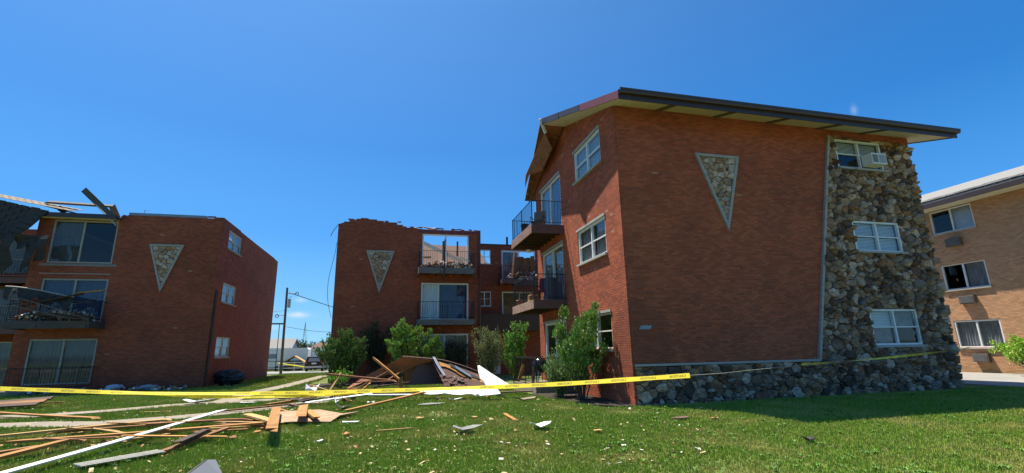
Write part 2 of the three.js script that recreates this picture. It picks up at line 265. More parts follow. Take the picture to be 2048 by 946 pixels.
ribbonSlabs('walkway', [[-4.9, -39.5], [-5.25, -30], [-5.7, -24], [-5.75, -21.3], [-5.7, -19.2]], 0.85, M.concrete);
ribbonSlabs('walkway', [[-12.6, -17.6], [-10, -17.1], [-8.6, -17.3], [-7.7, -18.4], [-6.2, -19.0], [-4.8, -19.2], [-3.5, -19.5], [-1, -20.2]], 0.95, M.concrete);
ribbonSlabs('walkway', [[-10.2, -15.1], [-8.6, -14.9], [-7, -14.3], [-5.7, -14.7], [-4.4, -15.5], [-3.4, -16.5], [-2.2, -18]], 0.95, M.concrete);
{ const bed = []; for (let k = 0; k < 17; k++) { const z0 = -9 - 3 * k, z1 = z0 - 3; bed.push(slab([[20.72, gy(0, z0) - 0.004, z0], [28.36, gy(0, z0) - 0.004, z0], [28.36, gy(0, z1) - 0.004, z1], [20.72, gy(0, z1) - 0.004, z1]], 0.05)); } const dv = structure('driveway', merge(bed), M.mulch); for (let k = 0; k < 17; k++) for (const j of [0, 1]) { const a = 20.7 + j * 3.86, c = a + 3.84, z0 = -9 - 3 * k, z1 = z0 - 2.985; obj('concrete_slab', slab([[a, gy(0, z0) + 0.014, z0], [c, gy(0, z0) + 0.014, z0], [c, gy(0, z1) + 0.014, z1], [a, gy(0, z1) + 0.014, z1]], 0.09), M.concreteLight, dv); } }
paving('parking_lot', [[-60, -52.5], [-60, -62.5], [20, -62.5], [20, -52.5]].reverse(), M.concreteLight);
paving('road', [[-60, -48.6], [-60, -51.9], [20, -51.9], [20, -48.6]].reverse(), M.asphalt);
paving('street', [[-200, 8], [-200, 16.5], [200, 16.5], [200, 8]].reverse(), M.concreteLight);
paving('sidewalk', [[-200, 4.2], [-200, 5.7], [200, 5.7], [200, 4.2]].reverse(), M.concrete);

// ---------- rough stone facing ----------
const stoneMats = [[0.30, 0.255, 0.20], [0.20, 0.16, 0.125], [0.40, 0.37, 0.33], [0.12, 0.095, 0.075], [0.30, 0.20, 0.12], [0.50, 0.475, 0.44], [0.24, 0.22, 0.205], [0.17, 0.11, 0.075], [0.36, 0.30, 0.225], [0.09, 0.078, 0.07]].map(c => std([c[0] * 1.6, c[1] * 1.3, c[2] * 1.14], { map: rep(tStone, 2.2, 2.2), bumpMap: rep(bStone, 2.2, 2.2), bumpScale: 0.012, roughness: 0.95, flatShading: true }));
function clipPoly(poly, nx, ny, c) { // keep nx*x+ny*y<=c
  const out = []; for (let i = 0; i < poly.length; i++) { const a = poly[i], b = poly[(i + 1) % poly.length], da = nx * a[0] + ny * a[1] - c, db = nx * b[0] + ny * b[1] - c; if (da <= 0) out.push(a); if ((da < 0) !== (db < 0) && da !== db) { const t = da / (da - db); out.push([a[0] + t * (b[0] - a[0]), a[1] + t * (b[1] - a[1])]); } } return out;
}
function stoneCells(sites, clips, aspect = 1.25, joint = 0.008) {
  const cells = [];
  sites.forEach((s, i) => {
    let p = [[s[0] - 0.5, s[1] - 0.5], [s[0] + 0.5, s[1] - 0.5], [s[0] + 0.5, s[1] + 0.5], [s[0] - 0.5, s[1] + 0.5]];
    for (let j = 0; j < sites.length && p.length > 2; j++) { if (j === i) continue; const q = sites[j], dx = q[0] - s[0], dy = (q[1] - s[1]); if (Math.abs(dx) > 0.9 || Math.abs(dy) > 0.9) continue; const nx = dx, ny = dy * aspect * aspect, l = Math.hypot(nx, ny), f = 0.5 + clamp(0.5 * (s[2] * s[2] - q[2] * q[2]) / (dx * dx + dy * dy * aspect * aspect) * 0.55, -0.3, 0.3); p = clipPoly(p, nx / l, ny / l, (nx * lerp(s[0], q[0], f) + ny * lerp(s[1], q[1], f)) / l - joint * 0.5); }
    for (const c of clips(s)) { if (p.length < 3) break; p = clipPoly(p, ...c); }
    if (p.length > 2) { let A = 0; for (let k = 0; k < p.length; k++) { const a = p[k], b = p[(k + 1) % p.length]; A += a[0] * b[1] - a[1] * b[0]; } if (Math.abs(A) / 2 > 0.002) cells.push({ p, area: Math.abs(A) / 2 }); }
  });
  return cells;
}
function stoneGeo(p, r, depth) {
  let cx = 0, cy = 0; p.forEach(q => { cx += q[0] / p.length; cy += q[1] / p.length; });
  // subdivide long edges and wobble, then three rings
  const ring = []; p.forEach((a, i) => { const b = p[(i + 1) % p.length], l = Math.hypot(b[0] - a[0], b[1] - a[1]); ring.push(a); if (l > 0.09) { const k = 0.35 + 0.3 * r(), w = l * 0.14; ring.push([lerp(a[0], b[0], k) + (r() - 0.5) * w * 1.5, lerp(a[1], b[1], k) + (r() - 0.5) * w * 1.5]); } });
  const n = ring.length, tx = (r() - 0.5) * 0.8, ty = (r() - 0.5) * 0.8 + 0.1, ex = 0.9 + r() * 0.07, pts = [], F = [], sc = (q, s) => [cx + (q[0] - cx) * s, cy + (q[1] - cy) * s];
  ring.forEach(q => { const [x, y] = sc(q, 1 - 0.04 * r()); pts.push([x, y, -0.03]); });
  ring.forEach(q => { const [x, y] = sc(q, ex + (r() - 0.5) * 0.1); pts.push([x, y, depth * (0.35 + 0.55 * r()) + (x - cx) * tx * 0.4 + (y - cy) * ty * 0.4]); });
  ring.forEach(q => { const s = 0.45 + r() * 0.33, [x, y] = sc(q, s); pts.push([x, y, depth * (0.55 + 0.75 * r()) + (x - cx) * tx + (y - cy) * ty]); });
  pts.push([cx + (r() - 0.5) * 0.03, cy + (r() - 0.5) * 0.03, depth * (0.85 + 0.4 * r())]);
  for (let i = 0; i < n; i++) { const j = (i + 1) % n; F.push([i, j, n + j, n + i], [n + i, n + j, 2 * n + j, 2 * n + i], [2 * n + i, 2 * n + j, 3 * n]); }
  return tris(pts, F);
}
function scatterSites(r, inside, x0, y0, x1, y1, rmin, rmax, tries) { const s = []; for (let k = 0; k < tries; k++) { const x = lerp(x0, x1, r()), y = lerp(y0, y1, r()), R = lerp(rmin, rmax, Math.pow(r(), 1.3)); if (!inside(x, y)) continue; if (s.every(q => { const dx = q[0] - x, dy = (q[1] - y) * 1.25; return dx * dx + dy * dy > Math.pow(Math.min(R, q[2]) * 0.5 + Math.max(R, q[2]) * 0.5, 2); })) s.push([x, y, R]); } return s; }

// inverted stone triangle in a cast frame. a,b top corners, c tip in wall coords
function trianglePanel(b, frame, a, bb, c, seed, rmin, rmax) {
  const r = rng(seed), T = [c, bb, a], cen = [(a[0] + bb[0] + c[0]) / 3, (a[1] + bb[1] + c[1]) / 3], inset = (d) => T.map((q, i) => { // inset corners by d
    const p0 = T[(i + 2) % 3], p1 = T[(i + 1) % 3], u = V3(p0[0] - q[0], p0[1] - q[1], 0).normalize(), v = V3(p1[0] - q[0], p1[1] - q[1], 0).normalize(), m = u.clone().add(v).normalize(), s = d / Math.sqrt(Math.max(1e-4, (1 - u.dot(v)) / 2)); return [q[0] + m.x * s, q[1] + m.y * s]; });
  const inn = inset(0.085), sh = new THREE.Shape(T.map(q => new THREE.Vector2(...q))); sh.holes.push(new THREE.Path(inn.slice().reverse().map(q => new THREE.Vector2(...q))));
  const p = obj('triangle_panel', uvm(new THREE.ExtrudeGeometry(sh, { depth: 0.07, bevelEnabled: true, bevelSize: 0.006, bevelThickness: 0.006, bevelSegments: 1 })), M.trim, b);
  onWall(p, b, frame, 0, 0, 0.0);
  obj('backing', uvm(new THREE.ShapeGeometry(new THREE.Shape(inset(0.04).map(q => new THREE.Vector2(...q)))).translate(0, 0, 0.006)), M.stoneBack, p);
  const E = inn.map((q, i) => { const q2 = inn[(i + 1) % 3], dx = q2[0] - q[0], dy = q2[1] - q[1], l = Math.hypot(dx, dy); return [dy / l, -dx / l, (dy * q[0] - dx * q[1]) / l]; });
  const inside = (x, y) => E.every(e => e[0] * x + e[1] * y < e[2] - 0.02), xs = T.map(q => q[0]), ys = T.map(q => q[1]);
  const cells = stoneCells(scatterSites(r, inside, Math.min(...xs), Math.min(...ys), Math.max(...xs), Math.max(...ys), rmin, rmax, 4000), () => E);
  for (const e of cells) obj('stone', stoneGeo(e.p, r, 0.012 + 0.05 * r()).translate(0, 0, 0.012), stoneMats[[0, 2, 5, 8, 2, 4, 5, 0, 8, 5][Math.floor(r() * 10)]], p);
  return p;
}

// ---------- right building: brick block with stone pier ----------
const FR = {};
{
  const X0 = 6.52, Z0 = -12.41, X1 = 18.65, ZB = -21.01, b = thing('apartment_building', [X0, 0, Z0], 'large red brick apartment block with rough stone pier and surviving brown roof', 'building');
  const fF = FR.b1front = { p: [X0, 0, Z0], face: 'front' }, fL = FR.b1left = { p: [X0, 0, Z0], face: 'left' }, fR = { p: [X1, 0, Z0], face: 'right' }, fB = { p: [X1, 0, ZB], face: 'back' };
  wall(b, 'front_wall', fF, [[0.062, 1.09], [6.34, 1.09], [8.36, 8.8], [12.13, 8.8], [12.13, 9.06], [0.062, 9.06]], [], { parts: 150, seed: 1, t: 0.24 });
  const wins = [[-3.48, 7.65, -1.14, 8.85], [-3.48, 4.52, -1.14, 5.74], [-3.48, 1.52, -1.14, 2.64]], doors = [[-7.84, 6.42, -5.14, 8.72], [-7.84, 3.42, -5.14, 5.72], [-7.84, 0.38, -5.14, 2.62]];
  wall(b, 'side_wall', fL, [[-8.6, -0.15], [0, -0.15], [0, 9.06], [-4.3, 10.41], [-8.6, 9.06]], [...wins, ...doors], { core: [[-8.6, -0.15], [-0.035, -0.15], [-0.035, 9.05], [-4.3, 10.4], [-8.6, 9.06]], parts: 150, seed: 2, light: 0.004 });
  wall(b, 'side_wall', fR, [[0.3, -0.15], [8.3, -0.15], [8.3, 9.0], [4.3, 10.35], [0.3, 9.0]], [], { seed: 21 });
  wall(b, 'back_wall', fB, [[0.02, -0.15], [12.1, -0.15], [12.1, 9.06], [0.02, 9.06]], [], { noBricks: true, t: 0.2 });
  for (const y of [0.2, 3.25, 6.3]) obj('floor_slab', boxR(0.3, y - 0.18, -8.3, 11.8, y, -0.4), M.slabc, b);
  obj('ceiling', boxR(0.3, 8.95, -8.3, 11.8, 9.02, -0.4), M.interior, b);
  // stone facing: pier and base course
  const W = [[8.62, 7.64, 10.7, 8.73], [8.72, 4.61, 10.78, 5.68], [8.72, 1.47, 10.76, 2.64]];
  const sw = wall(b, 'stone_wall', fF, [[0.062, -0.15], [12.13, -0.15], [12.13, 8.795], [8.33, 8.795], [6.36, 1.05], [0.062, 1.05]], W, { noBricks: true, mortar: M.stoneBack, t: 0.2 });
  sw.position.z -= 0.035;
  const r = rng(21), dn = Math.hypot(7.745, 1.97), diag = [-7.745 / dn, 1.97 / dn, (-7.745 * 6.36 + 1.97 * 1.05) / dn];
  const inHole = (x, y) => W.some(([a, c, d, e]) => x > a && x < d && y > c && y < e);
  const inside = (x, y) => x > 0.1 && x < 12.1 && y > 0 && y < 8.78 && !inHole(x, y) && (y < 1.0 || diag[0] * x + diag[1] * y < diag[2]) && !(y >= 1.0 && y < 1.05 && x < 6.3);
  const sites = scatterSites(r, inside, 0.06, 0, 12.13, 8.8, 0.10, 0.36, 40000);
  const cells = stoneCells(sites, s => {
    const c = [[-1, 0, -0.07], [0, -1, 0.05], [0, 1, 8.79]]; c.push([1, 0, 12.13 + r() * 0.1]);
    if (s[1] > 1.0) { c.push(diag); if (s[0] < 6.9) c.push([0, -1, -1.06]); } else if (s[0] < 6.2) c.push([0, 1, 1.03]); else if (s[0] < 6.45) c.push([0.7, 0.7, 0.7 * (6.42 + 1.0)]);
    for (const [a, y0, d, y1] of W) { const k = [a - s[0], s[0] - d, y0 - s[1], s[1] - y1], m = k.indexOf(Math.max(...k)); c.push([[1, 0, a - 0.005], [-1, 0, -d - 0.005], [0, 1, y0 - 0.005 - 0.06], [0, -1, -y1 - 0.005]][m]); }
    return c;
  });
  cells.sort((p, q) => q.area - p.area);
  const pick = () => [0, 1, 3, 4, 2, 7, 8, 9, 1, 3, 5, 4, 0, 8, 6, 2, 5, 1, 8, 0][Math.floor(r() * 20)], rest = [], fr = { p: [X0, 0, Z0], face: 'front' };
  cells.forEach((e, i) => { const d = 0.015 + 0.17 * Math.pow(r(), 1.3), g = stoneGeo(e.p, r, d); if (i < 300) { const m = obj('stone', g, stoneMats[pick()], sw); m.position.z = 0.0; } else rest.push([g, pick()]); });
  for (let k = 0; k < stoneMats.length; k++) { const gs = rest.filter(e => e[1] === k).map(e => e[0]); if (gs.length) tag(obj('small_stone', merge(gs), stoneMats[k], sw), null, null, null, 'stuff'); }
  // trims
  obj('stone_course', boxR(0.064, 1.04, -0.05, 6.4, 1.1, 0.07), M.limestone, b);
  const t0 = V3(6.37, 1.1, 0.03), t1 = V3(8.34, 8.79, 0.03), td = t1.clone().sub(t0), tb = obj('edge_trim', box(0.09, td.length(), 0.11), M.trim, b); tb.position.copy(t0.add(t1).multiplyScalar(0.5)); tb.rotation.z = -Math.atan2(td.x, td.y);
  obj('address_plate', slab([[0.29, 2.06, 0.012], [0.64, 2.06, 0.012], [0.70, 2.17, 0.012], [0.35, 2.17, 0.012]], 0.014, [0, 0, -1]), M.flashing, b);
  trianglePanel(b, fF, [9.28 - X0, 7.66], [10.94 - X0, 7.66], [10.2 - X0, 5.1], 31, 0.12, 0.26);
  // front windows
  windowPart(b, fF, W[0], { blinds: [null, BL, null, BL], inset: -0.06 });
  windowPart(b, fF, W[1], { blinds: [{ ...BL, to: 0.0 }, BL, BL, BL], inset: -0.06 });
  windowPart(b, fF, W[2], { blinds: [CU, BL, null, CU], inset: -0.06 });
  // side windows, sliding doors, balconies
  windowPart(b, fL, wins[0], { blinds: [BL, BL, BL, BL] }); windowPart(b, fL, wins[1], { blinds: [CU, CU, CU, CU] }); windowPart(b, fL, wins[2], { blinds: [BL, BL, null, null] });
  windowPart(b, fL, doors[0], { kind: 'slide', name: 'sliding_door', sill: false, bars: 0.08, blinds: [CU, BU] }); windowPart(b, fL, doors[1], { kind: 'slide', name: 'sliding_door', sill: false, bars: 0.08, blinds: [CU, CU] }); windowPart(b, fL, doors[2], { kind: 'slide', name: 'sliding_door', sill: false, bars: 0.08, blinds: [null, CU] });
  for (const d of [...doors]) { const l = obj('lintel', box(d[2] - d[0] + 0.1, 0.09, 0.06), M.limestone, b); onWall(l, b, fL, (d[0] + d[2]) / 2, d[3] + 0.05, 0.02); }
  for (const d of wins) { const l = obj('lintel', box(d[2] - d[0] + 0.1, 0.08, 0.06), M.limestone, b); onWall(l, b, fL, (d[0] + d[2]) / 2, d[3] + 0.045, 0.015); }
  balcony(b, fL, -8.2, -4.89, 6.4, 1.37, { frontMat: std([0.36, 0.19, 0.15], { map: rep(tWood, 0.6, 1) }) });
  balcony(b, fL, -8.2, -4.89, 3.4, 1.37, { thick: 0.33, frontMat: std([0.42, 0.26, 0.20], { map: rep(tWood, 0.6, 1) }) });
  balcony(b, fL, -8.2, -4.89, 0.22, 1.37, { thick: 0.3, deck: M.concrete, fasciaMat: M.concrete });
  // roof: low gable, flared at the ends
  const S = 0.315, yb = z => 9.065 - S * (z + 12.41), rb = z => (z > -16.71 ? yb(z) : yb(-33.42 - z)), L = (x, y, z) => [x - X0, y, z - Z0];
  const q = (x, z, h = 0) => L(x, rb(z) + h, z), zE = -11.4, zR = -16.71, zK = -22.02;
  const rf = obj('roof', merge([slab([q(6.2, zE, 0.24), q(19.55, zE, 0.24), q(20.25, zR, 0.24), q(5.48, zR, 0.24)], 0.1), slab([q(5.5, zR, 0.24), q(20.25, zR, 0.24), q(19.55, zK, 0.24), q(6.25, zK, 0.24)], 0.1)]), M.shingle, b);
  obj('soffit', slab([q(6.22, zE - 0.02, 0.03), q(19.53, zE - 0.02, 0.03), q(20.23, zR, 0.03), q(5.5, zR, 0.03)], 0.025), M.cream, rf);
  // torn far half: bare boards with a ragged edge
  { const rr = rng(5), P = [q(6.52, zR - 0.02, 0.1)]; const edge = []; for (let k = 0; k <= 9; k++) { const z = lerp(zR - 0.05, zK, k / 9); edge.push(q(lerp(5.62, 6.3, k / 9) + (rr() - 0.3) * 0.28, z, 0.08 - 0.10 * (k % 2) * rr())); } const pl = [...edge, q(6.5, zK, 0.1), q(6.5, zR, 0.1)]; obj('torn_sheathing', slab(pl.reverse(), 0.05), M.deckWood, rf);
    for (let k = 0; k < 5; k++) { const z = -17.3 - k * 0.98; obj('rafter_tail', slab([q(6.48, z, 0.06), q(6.48, z - 0.05, 0.06), q(5.75 + k * 0.1, z - 0.05, 0.06), q(5.75 + k * 0.1, z, 0.06)], 0.11), M.redwood, rf); }
    obj('hanging_sheathing', slab([L(5.75, 10.28, -17.0), L(6.15, 9.72, -17.3), L(6.2, 9.35, -18.9), L(5.85, 9.72, -19.1), L(5.95, 9.2, -20.9), L(5.8, 9.55, -20.2)], 0.03), M.deckWood, rf); }
  obj('fascia', boxR(6.2 - X0, rb(zE) - 0.05, 1.0, 19.55 - X0, rb(zE) + 0.16, 1.035), M.fascia, rf);
  { const s = new THREE.Shape([[0, 0], [0.1, 0], [0.125, 0.05], [0.125, 0.11], [0.14, 0.13], [0.14, 0.145], [0.11, 0.145], [0.11, 0.02], [0.015, 0.02], [0.015, 0.145], [0, 0.145]].map(p => new THREE.Vector2(...p))); const g = uvm(new THREE.ExtrudeGeometry(s, { depth: 13.4, bevelEnabled: false }).rotateY(-Math.PI / 2).scale(1, 1, 1)); g.rotateY(Math.PI); const gt = obj('gutter', g, M.fascia, rf); gt.rotation.y = Math.PI; gt.position.set(19.58 - X0, rb(zE) + 0.1, 1.037); }
  const rake = (x0, z0, x1, z1, m, n = 'rake_board', out = -0.03, h = 0.26) => { const P = [q(x0, z0, 0.23), q(x0, z0, 0.23 - h), q(x1, z1, 0.23 - h), q(x1, z1, 0.23)]; return obj(n, slab(out < 0 ? P : P.reverse(), 0.035, [out < 0 ? 1 : -1, 0, 0]), m, rf); };
  const rx = z => lerp(6.18, 5.46, (zE - z) / (zE - zR));
  rake(rx(zE), zE, rx(-13.6), -13.6, M.maroon); rake(rx(-13.63), -13.63, rx(-15.1), -15.1, M.fascia, 'rake_board', -0.03, 0.22); rake(rx(-15.13), -15.13, rx(zR), zR, M.fascia, 'rake_board', -0.03, 0.25);
  rake(19.57, zE, 20.27, zR, M.fascia, 'rake_board', 1); rake(20.27, zR, 19.57, zK, M.fascia, 'rake_board', 1);
  const bt = obj('broken_trim', box(0.12, 0.62, 0.05), M.white, rf); bt.position.set(5.53 - X0, 10.28, -16.55 - Z0); bt.rotation.set(0.2, 0.4, 0.55);
  for (const x of [8.0, 10.15, 12.25, 14.4, 16.35]) { const m = obj('soffit_batten', slab([q(x, -11.45, 0.004), q(x + 0.2, -11.45, 0.004), q(x + 0.2, -12.4, 0.004), q(x, -12.4, 0.004)], 0.03), M.batten, rf); }
  // boards and shingle scraps left standing on the ridge end
  obj('ceiling_lamp', new THREE.SphereGeometry(0.13, 12, 8, 0, 6.3, Math.PI / 2, Math.PI / 2).translate(-0.6, 5.99, -8.0), M.white, b);
}
// window air conditioner
{ const a = thing('air_conditioner', [16.55, 7.72, -12.3], 'white window air conditioner in the top window of the stone pier', 'air conditioner');
  obj('case', boxR(-0.33, 0, -0.1, 0.33, 0.4, 0.28), M.white, a); const gs = []; for (let k = 0; k < 9; k++) gs.push(boxR(-0.02, 0.05 + k * 0.035, 0.281, 0.3, 0.065 + k * 0.035, 0.292)); obj('grille', merge(gs), M.flashing, a); obj('side_panel', boxR(-0.3, 0.05, 0.281, -0.06, 0.35, 0.286), M.curtain, a); }
// ---------- middle building: red brick wing, roof torn off ----------
{
  const X0 = -3.41, Z0 = -28.8, Y = -0.1, b = thing('apartment_building', [X0, Y, Z0], 'roofless red brick apartment wing with debris filled top balcony and dark courtyard recess', 'building');
  const f = FR.b2 = { p: [X0, Y, Z0], face: 'front' };
  const top = [[8.55, 9.04], [8.2, 9.04], [8.2, 8.99], [7.2, 8.99], [7.2, 8.95], [6, 8.95], [5, 8.97], [4.9, 8.99], [4.2, 9.03], [3.75, 9.06], [3.75, 9.2], [3.4, 9.2], [3.4, 9.33], [2.6, 9.33], [2.6, 9.4], [2.2, 9.4], [2.2, 9.47], [1.7, 9.47], [1.7, 9.53], [1.25, 9.53], [1.25, 9.47], [1.0, 9.47], [1.0, 9.4], [0.6, 9.4], [0.6, 9.26], [0.3, 9.26], [0.3, 9.19], [0.1, 9.12]].map(([u, y]) => [u, y + 0.03]);
  const D = [[4.95, 6.42, 7.82, 8.72], [4.95, 3.42, 7.82, 5.66], [4.95, 0.38, 7.82, 2.62]];
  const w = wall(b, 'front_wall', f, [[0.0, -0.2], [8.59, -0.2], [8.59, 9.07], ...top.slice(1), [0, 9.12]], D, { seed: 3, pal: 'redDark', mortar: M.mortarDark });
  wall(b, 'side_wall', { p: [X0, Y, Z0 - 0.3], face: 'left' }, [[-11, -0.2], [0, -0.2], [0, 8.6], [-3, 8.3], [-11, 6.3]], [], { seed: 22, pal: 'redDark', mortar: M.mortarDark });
  wall(b, 'side_wall', { p: [5.17, Y, Z0 - 0.3], face: 'right' }, [[0, -0.2], [4.0, -0.2], [4.0, 9.0], [0, 9.0]], [], { noBricks: true });
  obj('back_wall', boxR(0, -0.2, -11.4, 8.58, 6.3, -11.1), M.mortar, b);
  for (const y of [0.2, 3.25, 6.25]) obj('floor_slab', boxR(0.3, y - 0.2, -11, 8.3, y, -0.3), M.slabc, b);
  trianglePanel(b, f, [-1.74 - X0, 7.56], [-0.1 - X0, 7.56], [-0.9 - X0, 5.03], 32, 0.16, 0.3);
  windowPart(b, f, D[0], { kind: 'slide', name: 'sliding_door', sill: false, bars: 0.09, mid: 0.5, noGlass: [0, 1] });
  windowPart(b, f, D[1], { kind: 'slide', name: 'sliding_door', sill: false, bars: 0.09, mid: 0.36, blinds: [{ mat: M.blind, flat: true }, BU] });
  windowPart(b, f, D[2], { kind: 'slide', name: 'sliding_door', sill: false, bars: 0.09, blinds: [CU, CU] });
  const greyB = std([0.20, 0.19, 0.185], { map: rep(tWood, 0.5, 1) });
  balcony(b, f, 4.7, 8.02, 6.4, 1.37, { frontMat: greyB, fasciaMat: greyB, gap: [[-0.5, -0.1]] });
  balcony(b, f, 4.7, 8.02, 3.4, 1.37, { frontMat: greyB, fasciaMat: greyB, thick: 0.32 });
  const dp = obj('downpipe', merge([bar([8.5, 0, 0.06], [8.5, 8.9, 0.06], 0.05, 8)]), M.fascia, b);
  obj('roof_edge_board', boxR(4.7, 8.8, -0.18, 8.55, 8.9, 0.03), M.maroon, b).rotation.z = 0.004;
  const rr = rng(8); for (let k = 0; k < 16; k++) { const m = obj('loose_brick', unitBox, brickMats[k % 8], b); m.scale.set(0.2, 0.06, 0.1); const u = 0.3 + rr() * 8; m.position.set(u, (u > 4.9 ? 9.1 : u > 3.75 ? 9.13 : u > 2.6 ? 9.43 : u > 1.7 ? 9.53 : u > 0.6 ? 9.47 : 9.22), -0.12); m.rotation.set(0, (rr() - 0.5) * 1.2, (rr() - 0.5) * 0.2); }
  for (let k = 0; k < 14; k++) { const m = obj('torn_lath', box(0.15 + 0.5 * rr(), 0.03 + 0.04 * rr(), 0.05), [M.pine, M.redwood, M.tarPaper, M.maroon, M.whiteRough][k % 5], b); m.position.set(4.2 + 4.3 * rr(), 9.08 + 0.05 * rr(), -0.1 - 0.05 * rr()); m.rotation.set(rr(), (rr() - 0.5) * 1.4, (rr() - 0.5) * 0.5); }
  const cable = obj('loose_cable', tube([[0.02, 9.1, 0.05], [-0.25, 8.6, 0.2], [-0.35, 8.3, 0.3]], 0.02, 12, 5), M.iron, b);
  const wire = obj('loose_cable', tube([[-0.02, 8.0, 0.02], [-0.06, 7.4, 0.1], [-0.32, 5.6, 0.2], [-0.25, 4.4, 0.2], [-0.05, 3.6, 0.06]], 0.012, 20, 4), M.iron, b);
  // what is left of the roof at the rear, seen through the top opening
  const rf = obj('rear_roof', slab([[4.2, 8.0, -9.8], [11.5, 8.0, -9.8], [10.6, 10.95, -13.5], [3.2, 11.05, -13.5]], 0.15), M.shingle, b);
  obj('rear_wall', boxR(4.0, 6.3, -11.0, 8.3, 8.0, -10.85), M.blind, b);
  const rk = obj('fallen_rafter', box(3.3, 0.26, 0.08), M.cream, b); rk.position.set(6.45, 8.25, -3.2); rk.rotation.z = -0.44;
  obj('hanging_stud', box(0.12, 1.4, 0.05).translate(6.45, 8.1, -2.2), M.batten, b); obj('hanging_stud', box(0.12, 1.0, 0.05).translate(7.4, 8.3, -2.2), M.batten, b);
  // courtyard recess
  const f2 = FR.b2r = { p: [5.18, Y, -33], face: 'front' }, H = [[0.55, 7.68, 1.49, 8.72], [0.55, 4.64, 1.49, 5.68], [2.3, 6.42, 4.87, 8.72], [2.3, 3.42, 4.87, 5.68], [0.98, 0.02, 2.12, 2.72]];
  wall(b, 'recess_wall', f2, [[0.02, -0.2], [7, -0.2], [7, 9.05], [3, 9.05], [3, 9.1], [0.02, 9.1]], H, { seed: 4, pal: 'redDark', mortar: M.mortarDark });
  obj('recess_interior_wall', boxR(8.6, -0.2, -9, 15.6, 8.35, -8.8), std([0.5, 0.36, 0.22], { map: rep(tMot, 0.5, 0.5) }), b);
  for (const y of [0.1, 3.25, 6.25]) obj('floor_slab', boxR(8.7, y - 0.2, -8.8, 15.6, y, -4.5), M.slabc, b);
  obj('coping', boxR(8.6, 9.1, -4.5, 15.6, 9.16, -4.15), M.tarPaper, b);
  windowPart(b, f2, H[0], { blinds: [null, null, null, null] }); windowPart(b, f2, H[1], { blinds: Array(4).fill({ mat: std([0.45, 0.22, 0.08], { map: rep(tMot, 1, 1) }), flat: true }) });
  windowPart(b, f2, H[2], { kind: 'slide', name: 'sliding_door', sill: false, bars: 0.09, blinds: [CU, null] }); windowPart(b, f2, H[3], { kind: 'slide', name: 'sliding_door', sill: false, bars: 0.09 });
  balcony(b, f2, 2.0, 5.3, 6.4, 1.3, { thick: 0.3 });
  const dr = obj('entrance_door', merge([box(0.14, 2.72, 0.1, -0.5, 1.36, 0), box(0.14, 2.72, 0.1, 0.5, 1.36, 0), box(0.86, 0.16, 0.1, 0, 2.64, 0), box(0.86, 1.0, 0.05, 0, 0.5, 0), box(0.12, 1.6, 0.05, -0.37, 1.8, 0), box(0.12, 1.6, 0.05, 0.37, 1.8, 0)]), M.white, b); onWall(dr, b, f2, 1.55, 0.0, -0.05); obj('pane', new THREE.PlaneGeometry(0.62, 1.58).translate(0, 1.79, 0), M.glass, dr); obj('curtain', box(0.62, 1.5, 0.01).translate(0, 1.79, -0.06), std([0.16, 0.07, 0.04]), dr);
  const cn = obj('entrance_canopy', merge([boxR(0, 0, 0, 4.9, 1.15, 1.25)]), M.fascia, b); onWall(cn, b, f2, 0.05, 2.85, 0.01);
  obj('chimney_pipe', bar([11.35, 9.16, -4.3], [11.35, 9.75, -4.3], 0.08, 8), M.iron, b);
}
